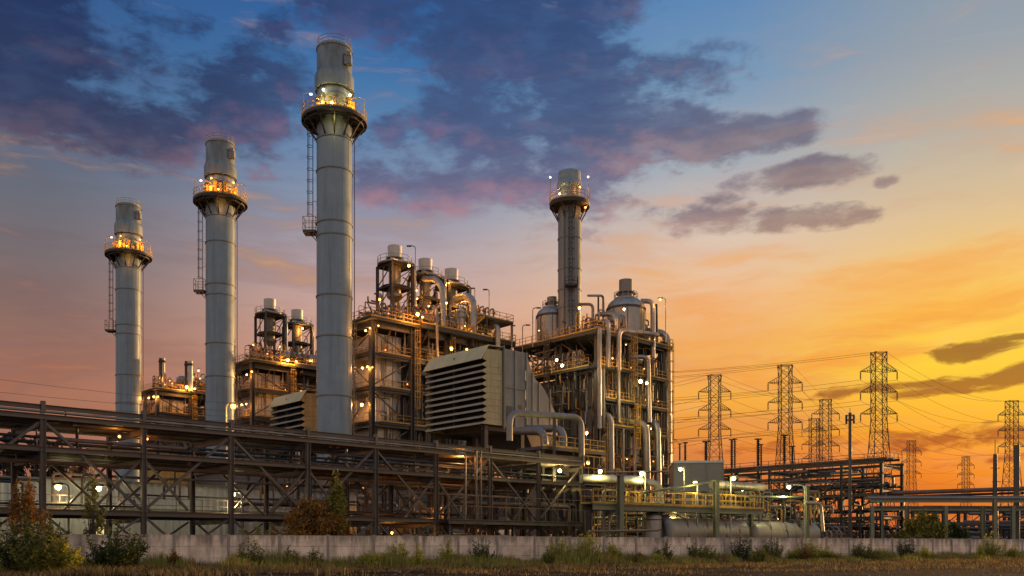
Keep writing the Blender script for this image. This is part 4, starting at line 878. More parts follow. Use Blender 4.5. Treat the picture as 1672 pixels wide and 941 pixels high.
# ================================================================== RIGHT PROCESS BUILDING
TO=Vector((11.7,122,0))
def tl(x,y,z): return TO+Bv*x+Av*y+Vector((0,0,z))
tw=thing('process_tower','tall open steel structure packed with pipes and decks, at the right end of the plant','process structure',TO,RB)
XL=16.6; YL=14.0; ZT=30.2
for x in (0,6.5,14.6):
    for y in (0,6.8,14):
        m=MB(); m.hcol(x,y,0,ZT,.6 if y==0 else .5,x>0); m.build('column',M['steel'],tw)
for z,lx,rx in ((25.7,True,6.7),(21.3,False,6.7),(14.2,True,6.7),(9.0,False,14.6)):
    m=MB(); m.ibeam((-.3,-.06,z-.35),(rx+.1,-.06,z-.35),.3,.5); m.build('beam',M['steel'],tw)
    if lx: m=MB(); m.ibeam((-.06,.3,z-.35),(-.06,14.3,z-.35),.3,.5); m.build('beam',M['steel'],tw)
deck_part(tw,-1.3,15.6,-1.1,15.4,30.6,'flr',th=.5); deck_part(tw,-1.2,2.2,15.45,19.2,29.6,'lf',th=.4)
m=MB(); m.hcol(-.9,18.6,14,29.2,.35); m.build('column',M['steel'],tw)
deck_part(tw,-1.3,1.0,.4,15,25.8,'l'); deck_part(tw,-1.2,6.6,-1.2,.35,25.8,'f'); deck_part(tw,.4,6.6,-1.2,.6,21.4,'f'); deck_part(tw,6.9,14.4,-1.0,1.0,21.2,'f')
deck_part(tw,.3,6.4,-1.0,1.4,9.1,'f'); deck_part(tw,7,14.4,-1.0,1.2,12.5,'f')
m=MB(); m.box(1.0,6.2,1.6,13.4,3.0,25.2); m.build('casing',M['casing'],tw)
m=MB()
for k in range(9): y=1.75+k*1.44; m.box(.86,.999,y-.06,y+.06,3,25.2)
for z in (7.5,11.8,16.6,20.4): m.box(.84,.998,1.6,13.4,z,z+.22); m.box(1.0,6.2,1.44,1.598,z,z+.22)
for k in range(4): x=1.6+k*1.4; m.box(x-.06,x+.06,1.45,1.599,3,25.2)
m.build('casing_stiffener',M['dark'],tw)
m=MB(); m.box(6.9,15.8,4.2,13,3,29.4); m.build('inner_casing',M['casing'],tw)
for x0,y0,z0,x1,y1,z1 in ((-.2,.4,26,-.2,6.6,30),(-.2,13.8,26,-.2,7,30),(.3,.3,26,6.2,.3,30),(.3,.3,17,6.2,.3,21),(6.8,.3,22,14.3,.3,29.6),(6.8,.3,13,14.3,.3,20)):
    m=MB(); m.bar((x0,y0,z0),(x1,y1,z1),.18); m.build('brace',M['steel'],tw)
for k in range(7):
    m=MB(); y=1+k*2; m.bar((.9,y,24.2),(-1.2,y,25.4),.14); m.build('deck_bracket',M['dark'],tw); m=MB(); m.bar((.9,y,28.6),(-1.2,y,30.1),.16); m.build('deck_bracket',M['dark'],tw)
for x in (3.3,10.4): m=MB(); m.hcol(x,.1,3,29.8,.3); m.build('stanchion',M['steel'],tw)
for y in (3.4,10.4): m=MB(); m.hcol(.1,y,3,25,.3); m.build('stanchion',M['steel'],tw)
for z,x0,x1 in ((17.6,0,6.4),(17.0,6.7,14.5),(25.4,6.7,14.5),(12.2,0,6.4),(6,0,14.5),(28.2,0,6.4)): m=MB(); m.ibeam((x0,-.1,z),(x1,-.1,z),.2,.3); m.build('beam',M['steel'],tw)
deck_part(tw,6.9,14.4,-1.0,1.0,25.6,'f'); deck_part(tw,.4,6.4,-1.1,1.0,17.8,'f'); deck_part(tw,6.9,14.4,-.9,1.0,17.2,'f')
for x,z0,z1 in ((6.9,12.6,21),(6.2,21.5,31),(14.6,12.6,31),(.6,9,18)): m=MB(); ladder(m,x,-1.2,z0,z1,0,-1,True,.5,.06); m.build('caged_ladder',M['yellow'],tw)
m=MB(); ladder(m,-1.4,8,14,31,-1,0,True,.5,.06); m.build('caged_ladder',M['steel'],tw)
for i in range(46):
    x=random.uniform(.2,15.8); z=random.uniform(14,30); y=random.uniform(-.9,1.2); m=MB(); m.cyl((x,y,max(1,z-random.uniform(4,16))),(x,y,z),random.choice((.05,.07,.09,.13)),6); m.build('conduit',M[random.choice(['rust','silver2','dark','steel'])],tw)
for i in range(60):
    x=random.uniform(.2,16); z=random.uniform(5,17); y=random.uniform(-2.2,1.0); x2=x+random.choice((-1,1))*random.uniform(.4,1.8); m=MB(); m.tube([(x,y,max(.2,z-random.uniform(3,9))),(x,y,z),(x2,y,z),(x2,y+random.uniform(.2,1.4),z)],random.choice((.05,.07,.09,.13,.18)),6,.3); m.build('branch_pipe',M[random.choice(['rust','silver2','silver2','dark'])],tw)
hp_=Heap()
for i in range(420):
    x=random.uniform(.1,16.2); z=random.uniform(4,30); y=random.uniform(-1.1,1.3); k=random.random(); r=random.choice((.04,.05,.07,.1)); key=random.choice(['silver2','steel','rust','dark','galv','yellow'])
    if i%4==0: x,y=random.uniform(-1.0,.4),random.uniform(.5,13.5); z=random.uniform(20,30)
    if k<.5: hp_.add([(x,y,z),(x,y,max(.3,z-random.uniform(1.5,6)))],r,key)
    elif k<.8: hp_.add([(x,y,z),(x+random.uniform(.8,3),y,z)],r,key)
    else: x2=x+random.uniform(-1.3,1.3); hp_.add([(x,y,z),(x,y,z-1.4),(x2,y,z-1.4),(x2,y,max(.3,z-3.2))],r,key)
for i in range(130):
    x=random.uniform(-.8,15); y=random.uniform(-.6,8); z=30.6; h=random.uniform(.6,3.4); r=random.choice((.04,.06,.09,.13)); key=random.choice(['silver2','steel','rust','yellow','valve'])
    hp_.add([(x,y,z),(x,y,z+h),(x+random.uniform(-1.3,1.3),y,z+h)],r,key)
hp_.build('small_pipework',None,tw)
# silver vessel columns inside the front bay
def tvessel(x,y,r,z0,z1,label,mt='white',cat='vessel'):
    t=thing('column_vessel',label,cat,tl(x,y,z0),RB); h=z1-z0
    m=MB(); m.lathe([(r,0),(r,h)],n=32); m.dome(0,0,h,r,r*.55,32); m.build('shell',M[mt],t)
    for k in range(1,int(h/3)+1): m=MB(); m.torus((0,0,k*h/(int(h/3)+1)),r,.05,32,4); m.build('band',M['steel'],t)
    m=MB(); m.lathe([(r*.8,-1.2),(r*1.02,-.2),(r,0)],n=28); m.build('skirt',M['steel'],t); return t
v=tvessel(8.9,2.0,1.75,12.6,25.2,'pale upright vessel lit by yellow lamps inside the process structure')
tvessel(12.6,2.6,1.2,9.2,27.5,'slim silver vessel in the process structure right of the lamp lit one','silver')
# domed vessels on the roof, beside the fourth stack
def dome_vessel(px,d,r,ytop,ysh,z0,label,nr):
    o=at(px,600,d); t=thing('domed_vessel',label,'vessel',(o.x,o.y,z0),RB,None); zs=zat(ysh,d)-z0; zt=zat(ytop,d)-z0
    m=MB(); m.lathe([(r*.92,0),(r,.3),(r,zs)],n=36); m.dome(0,0,zs,r,r*.62,36,8); m.build('shell',M['silver'],t)
    m=MB(); m.lathe([(nr,zs+r*.45),(nr,zt),(nr*.85,zt+.02)],n=24); m.build('neck',M['silver2'],t)
    m=MB(); m.lathe([(nr,zs+r*.75),(nr*1.45,zs+r*.78),(nr*1.45,zs+r*.78+.15),(nr,zs+r*.78+.2)],n=24); m.lathe([(r*1.0,zs-.3),(r*1.05,zs-.25),(r*1.05,zs),(r*1.0,zs+.05)],n=36); m.build('flange',M['steel'],t)
    m=MB()
    for a in range(0,360,45): m.tube([(r*1.04*cos(R(a)),r*1.04*sin(R(a)),0),(r*1.04*cos(R(a)),r*1.04*sin(R(a)),zs),(r*.5*cos(R(a)),r*.5*sin(R(a)),zs+r*.55)],.045,5,.3)
    m.build('vertical_seam',M['steel'],t)
    m=MB(); ring_rail(m,r*.62,zs+r*.48,1.0,14,.05); m.build('handrail',M['galv'],t); return t
dome_vessel(1022,129,2.75,458,505,30.6,'large silver domed vessel with a short neck on the roof of the process structure',1.0)
dome_vessel(902,134,2.4,486,517,29.5,'smaller silver domed vessel half hidden behind the fourth smokestack',.8)
# fourth stack
o4=at(930,600,131); r4=1.7; fa=facing(o4)
s4=thing('smokestack','slimmer dark grey smokestack rising from the process structure with a caged ladder up its front','smokestack',(o4.x,o4.y,30.0),0,None)
Z=lambda y: zat(y,129.3)-30.0
m=MB(); m.lathe([(r4,0),(r4,Z(345)),(r4*.93,Z(330)),(r4*.93,Z(300))],n=40); m.build('shaft',M['stackd'],s4)
m=MB(); m.lathe([(r4*.93,Z(302)),(r4*1.12,Z(299)),(r4*1.05,Z(291)),(r4*.98,Z(289)),(r4*.98,Z(275)),(r4*.88,Z(274.8)),(r4*.88,Z(285))],n=40); m.build('outlet',M['stack'],s4)
for y in (345,386,437,471,500):
    m=MB(); m.lathe([(r4*.98,Z(y)),(r4*1.05,Z(y)),(r4*1.05,Z(y)+.2),(r4*.98,Z(y)+.2)],n=40); m.build('stiffener_ring',M['stackband'],s4)
zp=Z(326); m=MB(); m.lathe([(r4*.9,zp-.7),(2.95,zp-.55),(3.0,zp),(r4*.9,zp)],n=36,smooth=False); pl=m.build('platform',M['dark'],s4)
m=MB(); ring_rail(m,2.95,zp,1.25,24,.06); m.build('handrail',M['yellow'],pl)
for k in range(8):
    a=k*pi/4+.3; m=MB(); m.bar((2.8*cos(a),2.8*sin(a),zp-.6),(r4*cos(a),r4*sin(a),zp-2.6),.15); m.build('bracket',M['dark'],s4)
m=MB(); a=fa+.1; ladder(m,(r4+.2)*cos(a),(r4+.2)*sin(a),3,zp+.6,cos(a),sin(a),True,.5,.06); m.build('caged_ladder',M['dark'],s4)
m=MB(); a=fa-.45; m.cyl(((r4+.15)*cos(a),(r4+.15)*sin(a),0),((r4+.15)*cos(a),(r4+.15)*sin(a),zp),.08,6); m.build('conduit',M['silver2'],s4)
m=MB(); a=fa+.1; x,y=(r4+.9)*cos(a),(r4+.9)*sin(a); m.box(x-.9,x+.9,y-.6,y+.6,Z(470)-.1,Z(470)); m.rail([(x-.9,y-.6,Z(470)),(x+.9,y-.6,Z(470)),(x+.9,y+.6,Z(470))],1.1,.9,.06); m.build('ladder_landing',M['dark'],s4)
for k,rr,zz,mm in ((-1.35,2.9,Z(284),'cool'),(1.2,2.9,Z(287),'cool'),(-.7,2.2,Z(316),'warm'),(.75,2.2,Z(306),'sodium'),(1.05,2.6,Z(338),'sodium')):
    a=fa+k; x,y=rr*cos(a),rr*sin(a); m=MB(); m.ball((x,y,zz),.15); m.build('lamp_bulb',M[mm],s4)
    if rr>2.8: m=MB(); m.cyl((x,y,zp),(x,y,zz-.1),.05,5); m.build('lamp_post',M['galv'],s4)
    if mm!='cool': light(s4,(x*1.12,y*1.12,zz),80,SOD if mm=='sodium' else WARM,.2)
# ---- pipes of the process structure
def ti(px,py,yl):          # a point on the plane y=yl of the structure, seen at px,py
    u=(px-CX)/F; ox,oy=TO.x+Av.x*yl,TO.y+Av.y*yl; t=(u*oy-ox)/(Bv.x-u*Bv.y); d=oy+Bv.y*t
    return Vector((ox+Bv.x*t,d,zat(py,d)))
def tpipe(seq,r,mt,label,group=None,bend=None): wpipe([ti(*q) for q in seq],r*.86,M[mt],label,group,bend if bend is not None else r*2.8,14)
tpipe([(972,536,2),(979,536,-1.4),(979,700,-1.4)],.34,'silver','vertical pipe hooked over the roof edge at the near corner of the process structure')
tpipe([(984,525,1.5),(993,525,-1.3),(993,600,-1.3)],.42,'silver','taller hooked pipe rising over the roof rail next to the corner pipe')
tpipe([(978,513,3),(1005,513,-.6),(1005,545,-.6)],.4,'silver','hooked pipe reaching out from in front of the large domed vessel')
tpipe([(1010,605,-1.6),(1010,539,-1.6),(1074,547,-1.6)],.4,'silver','long roof edge pipe running level toward the far corner and turning down')
tpipe([(1010,600,-1.5),(1010,690,-1.5)],.26,'silver2','straight slim pipe below the level roof edge pipe')
tpipe([(1024,583,-.4),(1058,583,-1.5),(1060,690,-1.5)],.40,'silver','hooked pipe above the lit vessel turning down beside it')
tpipe([(978,678,.8),(997,678,-1.7),(998,792,-1.7)],.5,'silver2','fat hooked pipe at mid height by the near corner column')
tpipe([(1012,689,1.0),(1054,689,-1.7),(1057,800,-1.7)],.62,'silver2','fattest hooked pipe at mid height below the lit vessel')
tpipe([(1046,689,2.0),(1073,689,-1.4),(1075,800,-1.4)],.55,'silver','fat hooked pipe glinting yellow at mid height right of the fattest one')
tpipe([(1058,541,3),(1090,545,-.2),(1092,800,-.2)],.62,'silver','full height fat pipe down the outer right edge of the process structure')
tpipe([(1079,560,.4),(1080,800,.4)],.55,'dark','dark full height pipe just inside the outer edge pipe')
tpipe([(1084,552,1.0),(1085,800,1.0)],.22,'silver2','slim full height pipe between the two outer edge pipes')
tpipe([(1046,492,.6),(1066,492,-.8),(1066,585,-.8)],.42,'silver','hooked pipe standing above the roof right of the domed vessel')
tpipe([(1071,497,.5),(1072,560,.5)],.3,'dark','dark standpipe above the roof near the lamp on its right corner')
tpipe([(986,700,-1.0),(986,600,-1.0),(975,600,.5)],.2,'silver2','slim pipe turning in under the second deck at the corner')
tpipe([(1018,700,-1.2),(1018,800,-1.2)],.2,'silver2','thin vertical pipe in the lower front between fat hooked pipes, left of the middle column')
tpipe([(1036,700,-1.2),(1036,800,-1.2)],.16,'rust','thin rusty vertical pipe right of the middle column in the lower front')
tpipe([(1028,625,-1),(1028,560,-1)],.14,'rust','thin rusty pipe left of the lit vessel')
tpipe([(970,772,-3.5),(1100,770,-3.5)],.16,'rust','level rusty pipe crossing the foot of the process structure')
tpipe([(945,497,4),(968,497,3),(968,540,3)],.24,'silver2','hooked vent pipe on the roof right of the fourth smokestack')
tpipe([(960,483,4),(985,483,4),(985,520,4)],.2,'silver2','tall hooked vent pipe on the roof left of the large domed vessel')
tpipe([(977,522,5),(977,484,5)],.16,'dark','dark straight vent pipe left of the large domed vessel')
for i in range(16):
    x=random.uniform(948,1084); y=random.uniform(520,780); yl=random.uniform(-.9,.9); x2=x+random.uniform(-16,16); y2=y+random.uniform(18,60)
    tpipe([(x,y,yl+1.2),(x,y,yl),(x,y+(y2-y)*.5,yl),(x2,y+(y2-y)*.5,yl),(x2,y2,yl)],random.uniform(.07,.13),random.choice(['rust','silver2','dark']),'small crooked branch pipe among the bigger pipes of the process structure','branch pipes of the process structure',.3)
for i in range(12):
    x=random.uniform(872,960); y=random.choice((572,584,660,700,640)); yl=0
    p=[]
    u=(x-CX)/F; t=(u*122-11.7)/(Av.x-u*Av.y); t=max(.6,t); z=zat(y,122+Av.y*t); q=[tl(.6,t,z),tl(-.5,t,z),tl(-.5,t+random.uniform(1,4),z),tl(-.5,t+1,z-random.uniform(1,3))]
    wpipe(q[:3],random.uniform(.07,.13),M[random.choice(['rust','silver2'])],'small pipe along the duct side of the process structure','small pipes on the duct side',.3,6,bands=False)
for x,y,z in ((2.5,2.2,30.6),(5.2,1.0,30.6),(9.2,1.2,30.6),(13,2.0,30.6)): copy_tree(mf,tl(x,y,z),label='valve manifold on the roof deck of the process structure')
for y in (4,8,12): copy_tree(mf,tl(-.2,y,25.8),rz=RB+pi/2,label='valve manifold on the second deck of the process structure facing the duct')
copy_tree(mf,tl(3.5,.2,25.8),label='valve manifold on the second deck at the near corner of the process structure',scale=.9)
copy_tree(mf,tl(11,.6,12.5),label='valve manifold below the lit vessel of the process structure')
copy_tree(ve,tl(13.8,3,30.6),label='silver upright vessel on the roof of the process structure at its far corner')
copy_tree(ve,tl(3.4,10.5,30.6),label='silver upright vessel on the roof by the foot of the fourth smokestack',scale=.8)
# gangway deck between boiler house and process structure
# ================================================================== MIDDLE GROUND EQUIPMENT
def rk(x,y,z=0): return RO+Bv*x+Av*y+Vector((0,0,z))
i=0
for x,y in ((27,12),(31,15),(34,11),(37,17),(40,13),(43,18),(45,12),(30,20),(36,23),(42,24),(24,16),(47,15)):
    copy_tree([mf,sk,ve,dr][i%4],rk(x,y),label=['valve manifold on the ground behind the pipe rack','pump skid on the ground behind the pipe rack','silver upright vessel on the ground behind the pipe rack','steam drum low on the ground behind the pipe rack'][i%4],scale=1.25,group='ground equipment behind the pipe rack, '+['manifolds','pumps','vessels','drums'][i%4]); i+=1
for k in range(60):
    x=random.uniform(20,49); y=random.uniform(6.8,20); z=random.uniform(2,8.5); L=random.uniform(3,9); r=random.choice((.06,.08,.12,.18))
    heap.add([rp(q) for q in ((x,y,z),(x+L,y,z),(x+L,y,max(.2,z-random.uniform(2,6))))],r,random.choice(['rust','silver2','dark','silver2']))
for k in range(60):
    x=random.uniform(18,50); y=random.uniform(6.8,15); r=random.choice((.05,.07,.1,.16))
    heap.add([rp(q) for q in ((x,y,0),(x,y,random.uniform(4,9)),(x+.8,y+1.5,9))],r,random.choice(['rust','silver2','dark','steel']))
for k in range(14):
    x=random.uniform(-4,22); y=random.uniform(8,11.0); r=random.choice((.07,.1,.14)); z=random.uniform(4.4,8.6); L=random.uniform(4,10)
    lpipe([(x,y,z-2),(x,y,z),(x+L,y,z),(x+L,y,z-1.5)],r,M[random.choice(['rust','dark','dark'])],'pipe strung behind the left half of the pipe rack','pipes behind the left half of the pipe rack')
hp=thing('machine_hall','long dark ribbed machine enclosure behind the pipe rack','enclosure',rk(24,25),RB)
m=MB(); m.box(0,43.5,0,9,0,8.6); m.build('wall',M['casing'],hp); m=MB()
for k in range(29): m.box(k*1.5-.06,k*1.5+.06,-.12,-.002,0,8.6)
m.box(-.2,43.7,-.25,9.2,8.603,8.9); m.build('trim',M['dark'],hp)
# second tier structure below the boiler house fronts: walkway with rails
gw=thing('gangway','steel gangway with yellow handrail on posts behind the rack below the louvred intake','walkway',rk(26,9.4),RB)
m=MB(); m.box(0,22,0,1.4,6.5,6.7); m.build('deck',M['steel'],gw); m=MB(); m.rail([(0,.05,6.7),(22,.05,6.7)],1.1,1.5,.06); m.build('handrail',M['yellow'],gw)
for x in (.3,5.5,11,16.5,21.7): m=MB(); m.hcol(x,.7,0,6.5,.26); m.build('post',M['steel'],gw)
lw=thing('gangway','low steel gangway with dull rails just above the wall near the rack end','walkway',rk(30,-1.2),RB)
m=MB(); m.ibeam((0,0,3.2),(16,0,3.2),.22,.36); m.box(0,16,.02,1.0,3.39,3.44); m.build('deck',M['steel'],lw); m=MB(); m.rail([(0,.0,3.44),(16,.0,3.44)],2.0,1.6,.06,False); m.build('handrail',M['rust'],lw)
for x in (.4,7.6,15.5): m=MB(); m.hcol(x,.4,0,3.0,.2); m.build('post',M['steel'],lw)

# gate valves set into the rack's pipes
gv=thing('gate_valve','rusty gate valve with a handwheel set in a pipe of the front rack','valve',rk(4,.6,7.0),RB,'gate valves on the front rack')
m=MB(); m.cyl((-.35,0,0),(-.27,0,0),.3,12); m.cyl((.27,0,0),(.35,0,0),.3,12); m.ball((0,0,0),.27,10,6); m.cyl((0,0,.1),(0,0,.75),.07,8); m.build('body',M['valve'],gv)
m=MB(); m.torus((0,0,.75),.26,.035,14,4); m.bar((-.25,0,.75),(.25,0,.75),.04); m.bar((0,-.25,.75),(0,.25,.75),.04); m.build('handwheel',M['rust'],gv)
for x,y,z in ((-6,.75,8.95),(1.5,.75,8.95),(9.5,.6,6.97),(13,.75,8.95),(17.5,.6,6.97),(20.5,.75,8.95),(25.2,.6,6.97),(28.5,.75,8.95),(36,.6,6.97),(40.2,.75,8.95),(44,.6,6.97)): copy_tree(gv,rk(x,y,z))
# pale siding fence behind the left of the rack
sd_=thing('sheet_siding','long pale grey corrugated metal screen behind the left half of the rack','metal screen',RO+Bv*(-16)+Av*12.4,RB)
m=MB(); n=320; W_=46.0
vs=[];fs=[]
for k in range(n+1):
    x=W_*k/n; y=(.0,.05,.05,.0)[k%4]; vs+=[(x,y,.1),(x,y,6.1)]
for k in range(n): fs.append((2*k,2*k+2,2*k+3,2*k+1))
m.add(vs,fs); m.build('sheet',M['sheet'],sd_)
m=MB()
for z in (2.0,4.05): m.box(0,W_,-.10,-.02,z,z+.09)
m.box(-.05,W_+.05,-.12,.2,6.08,6.2); m.build('trim_rail',M['shed'],sd_)
for k in range(9): m=MB(); m.box(k*W_/8-.12,k*W_/8+.12,.1,.4,0,6.0); m.build('post',M['steel'],sd_)
m=MB(); m.box(22.95,23.5,-.16,-.03,.1,2.7); dd=m.build('door',emis('lit_doorway',(1.0,.72,.25),.9),sd_)
m=MB(); m.box(22.8,22.95,-.2,.0,.1,2.85); m.box(23.5,23.65,-.2,.0,.1,2.85); m.box(22.8,23.65,-.2,.0,2.7,2.852); m.build('frame',M['steel'],dd)
# yellow tank behind the siding
yt=on(287,95); t=thing('ochre_tank','ochre yellow box shaped tank top showing over the pale siding','tank',yt,RB); m=MB(); m.box(-2.2,2.2,-2,2,0,9.2); m.build('body',M['yellow'],t)
m=MB()
for k in range(6): m.box(-2.2+k*.88-.05,-2.2+k*.88+.05,-2.1,-2.002,0,9.2)
m.build('rib',M['yellow'],t)

# ================================================================== ELEVATED WALKWAY, TANKS, SHED
def wl(px,py,d): return at(px,py,d)
A0=on(968,73.5); A1=on(1246,86); wd=(A1-A0); WL=wd.length; wa=atan2(wd.y,wd.x)
ew=thing('elevated_walkway','steel walkway with bright yellow handrail on tall posts above the cream tanks','walkway',A0,wa)
for y in (0,1.5): m=MB(); m.ibeam((0,y,4.45),(WL,y,4.45),.26,.46); m.build('beam',M['green'],ew)
m=MB(); m.box(0,WL,-.1,1.6,4.69,4.74); m.build('deck',M['deck'],ew)
m=MB(); m.rail([(0,-.05,4.74),(WL,-.05,4.74)],1.25,1.35,.075); m.build('handrail',M['yellow'],ew); m=MB(); m.rail([(0,1.55,4.74),(WL,1.55,4.74)],1.25,1.35,.06); m.build('handrail',M['yellow'],ew)
for px,d in ((1003,75.3),(1161,82),(1311,89.5)):
    q=on(px,d)-A0; x=q.dot(wd.normalized()); m=MB(); m.hcol(x,-.45,0,7.1,.42); m.box(x-.3,x+.3,-.7,-.2,7.1,7.22); m.build('post',M['green'],ew)
for px,d in ((1080,78.5),(1240,86)):
    q=on(px,d)-A0; x=q.dot(wd.normalized()); m=MB(); m.hcol(x,1.2,0,4.3,.26); m.build('post',M['green'],ew)
for k in range(9): m=MB(); x=1+k*WL/9; m.bar((x,0,4.4),(x,1.5,4.4),.12,.2); m.build('cross_beam',M['green'],ew)
wpipe([at(950,782,78),at(1048,785,79.5)],.42,M['silver'],'thick silver pipe lying level on the walkway post by the process structure',n=14)
wpipe([at(1040,787,80),at(1077,789,81),at(1078,830,81)],.34,M['silver2'],'silver pipe bending down behind the walkway rail',n=12,bend=1.0)
wpipe([at(1163,791,83),at(1246,796,90)],.40,M['silver2'],'thick rounded dull pipe resting past the second walkway post',n=14)
wpipe([at(1050,805,77),at(1160,787,82)],.13,M['green'],'thin greenish pipe rising to the second walkway post',bands=False)
wpipe([at(1225,812,86),at(1308,812,89),],.12,M['green'],'thin greenish rail pipe between second and third walkway posts',bands=False)
wpipe([at(1314,822,88),at(1340,822,88.5),at(1344,868,88.5)],.16,M['tank'],'small goal shaped cream pipe right of the third walkway post',bend=.5,bands=False)
wpipe([at(1075,850,80),at(1090,848,79),at(1094,880,79)],.42,M['silver2'],'grey elbow pipe at the near end of the cream tank',bend=1.1,n=12)
wpipe([at(960,868,70),at(1075,866,76)],.1,M['rust'],'low rusty handrail pipe behind the wall by the first walkway post',bands=False)
def make_tank(a,b,r,zc,label):
    d=(b-a); L=d.length; t=thing('storage_tank',label,'tank',a,atan2(d.y,d.x)); m=MB(); m.cyl((0,0,zc),(L,0,zc),r,32)
    for x,s_ in ((0,-1),(L,1)):
        vs=[];fs=[]
        for i in range(6):
            q=pi/2*i/5
            for k in range(32): vs.append((x+s_*r*.4*sin(q),max(.001,r*cos(q))*cos(2*pi*k/32),zc+max(.001,r*cos(q))*sin(2*pi*k/32)))
        for i in range(5):
            for k in range(32): fs.append((i*32+k,i*32+(k+1)%32,(i+1)*32+(k+1)%32,(i+1)*32+k))
        m.add(vs,fs,True)
    m.build('shell',M['tank'],t)
    for k in range(1,int(L/2.2)+1): m=MB(); x=k*L/(int(L/2.2)+1); m.cyl((x-.05,0,zc),(x+.05,0,zc),r*1.012,32); m.build('band',M['galv'],t)
    for x in (L*.2,L*.8): m=MB(); m.box(x-.2,x+.2,-r*.8,r*.8,0,zc-r*.6); m.build('saddle',M['concrete2'],t)
    for k in range(3): m=MB(); x=L*(k+.7)/4; m.tube([(x,0,zc+r*.95),(x,0,zc+r+.3),(x+.25,-r*.9,zc+r*.8),(x+.25,-r*1.1,.2)],.05,6,.25); m.build('fitting_pipe',M['rust'],t)
    m=MB(); m.rail([(0,-r*1.25,0),(L,-r*1.25,0)],1.5,1.4,.06,False); m.build('guard_rail',M['yellow'],t); return t
make_tank(on(1082,80),on(1206,86),1.25,2.5,'long cream horizontal tank under the yellow railed walkway')
make_tank(on(1222,87.5),on(1322,93),1.3,2.35,'shorter cream horizontal tank with black straps right of the long one')
shp=on(1101,100); sh=thing('equipment_shed','grey ribbed sheet metal box shed beside the foot of the process structure','shed',shp,-.1)
h=10.75; m=MB(); m.box(0,5.4,0,7,0,h-.25); m.build('wall',M['shed'],sh); m=MB(); m.box(-.12,5.52,-.12,7.12,h-.248,h); m.build('roof_edge',M['sheet'],sh)
m=MB()
for k in range(4): m.box(k*1.8-.06,k*1.8+.06,-.09,-.002,0,h-.26)
m.box(0,5.4,-.07,-.003,6.6,6.75); m.build('seam',M['shed'],sh)

# ================================================================== DARK RACK ON THE RIGHT AND GREEN PORTAL
RR=Vector((40.8,98,0))
r2=thing('pipe_rack','dark three tier pipe rack standing beyond the cream tanks in front of the pylons','pipe rack',RR,RB)
LY=30.0
for y in [0,4.6,9.2,13.8,18.4,23,27.6]:
    for x in (0,5.2): m=MB(); m.hcol(x,y,0,10.4,.34); m.build('column',M['dark' if x else 'steel'],r2)
    for z in (10.2,7.6,4.6): m=MB(); m.ibeam((.2,y,z-.25),(5,y,z-.25),.24,.4); m.build('cross_beam',M['steel'],r2)
for z in (10.45,9.2,6.9,4.3):
    for x in (0,5.2): m=MB(); m.ibeam((x,-.2,z),(x,LY,z),.22,.32 if z!=9.2 else .22); m.build('beam',M['steel'],r2)
for k in range(6):
    y=k*4.6
    for p,q in (((0,y+.2,8.9),(0,y+2.3,7.2)),((0,y+4.4,8.9),(0,y+2.3,7.2)),((0,y+.2,6.6),(0,y+4.4,4.6))): m=MB(); m.bar(p,q,.14); m.build('brace',M['dark'],r2)
m=MB(); m.rail([(0,0,10.66),(5.2,0,10.66)],1.0,1.0,.06,False); m.build('handrail',M['dark'],r2); m=MB(); m.rail([(0,0,10.66),(0,LY,10.66)],.8,2.0,.05,False); m.build('handrail',M['dark'],r2)
for k in range(22):
    x=.5+(k%6)*.8; z=[10.75,7.75,5.0,3.0][k%4]; r=random.choice((.08,.1,.14,.2)); p=[RR+Bv*x+Av*(-.4)+Vector((0,0,z+r)),RR+Bv*x+Av*LY+Vector((0,0,z+r))]
    wpipe(p,r,M[random.choice(['dark','rust','steel'])],'dark pipe lying along the tiers of the dark far pipe rack','pipes on the dark far pipe rack',bands=False,n=8)
for k in range(26):
    y=random.uniform(0,24); x=random.uniform(-1.2,4.5); z=random.choice((7.7,5,2.8)); P=[RR+Bv*x+Av*y+Vector((0,0,z+random.uniform(-.6,1.3)))]; 
    P.append(P[0]+Av*random.uniform(1,3)); P.append(P[1]+Bv*random.uniform(-1,1.5)); P.append(P[2]-Vector((0,0,random.uniform(.8,2.4))))
    farheap.add(P,random.choice((.07,.1,.15)),random.choice(['dark','rust','silver2']))
i=0
for y in (3,8,12,17,21): copy_tree([mf,sk,ve][i%3],RR+Av*y+Bv*(-3.2),label=['valve manifold at the foot of the dark far pipe rack','pump skid at the foot of the dark far pipe rack','silver upright vessel at the foot of the dark far pipe rack'][i%3],scale=1.3,group='equipment at the foot of the dark far rack'); i+=1
G0=on(1424,91); G1=on(1705,91); gd=(G1-G0); GL=gd.length
gp_=thing('pipe_portal','row of green grey posts carrying level pipes behind the wall','pipe portal',G0,atan2(gd.y,gd.x))
for px in (1424,1441,1481,1544,1605,1624,1654,1690):
    x=(px-1424)/F*91; w=.34 if px!=1441 else .2; m=MB(); m.hcol(x,0,0,zat(826,91) if px!=1624 else zat(815,91),w,px%2==0); m.build('post',M['green'],gp_)
for z,w,hh in ((zat(818,91),.28,.34),(zat(832,91),.2,.26)):
    m=MB(); m.ibeam((-.2,0,z),(GL,0,z),w,hh); m.build('beam',M['green'],gp_)
for k,(y,py,r) in enumerate(((.5,813,.13),(.9,812,.2),(1.4,813,.12),(.6,828,.12),(1.1,829,.1))):
    p=on(1424,91); wpipe([p+Vector((-.2 if k<3 else .3,y,zat(py,91))),p+Vector((GL+2,y,zat(py,91)))],r,M['rust' if k%2 else 'silver2'],['thin pale pipe along the top of the green portal','thicker rusty pipe along the top of the green portal','rear thin pale pipe along the top of the green portal','rusty pipe on the lower beam of the green portal','pale pipe on the lower beam of the green portal'][k],bands=False,n=8)
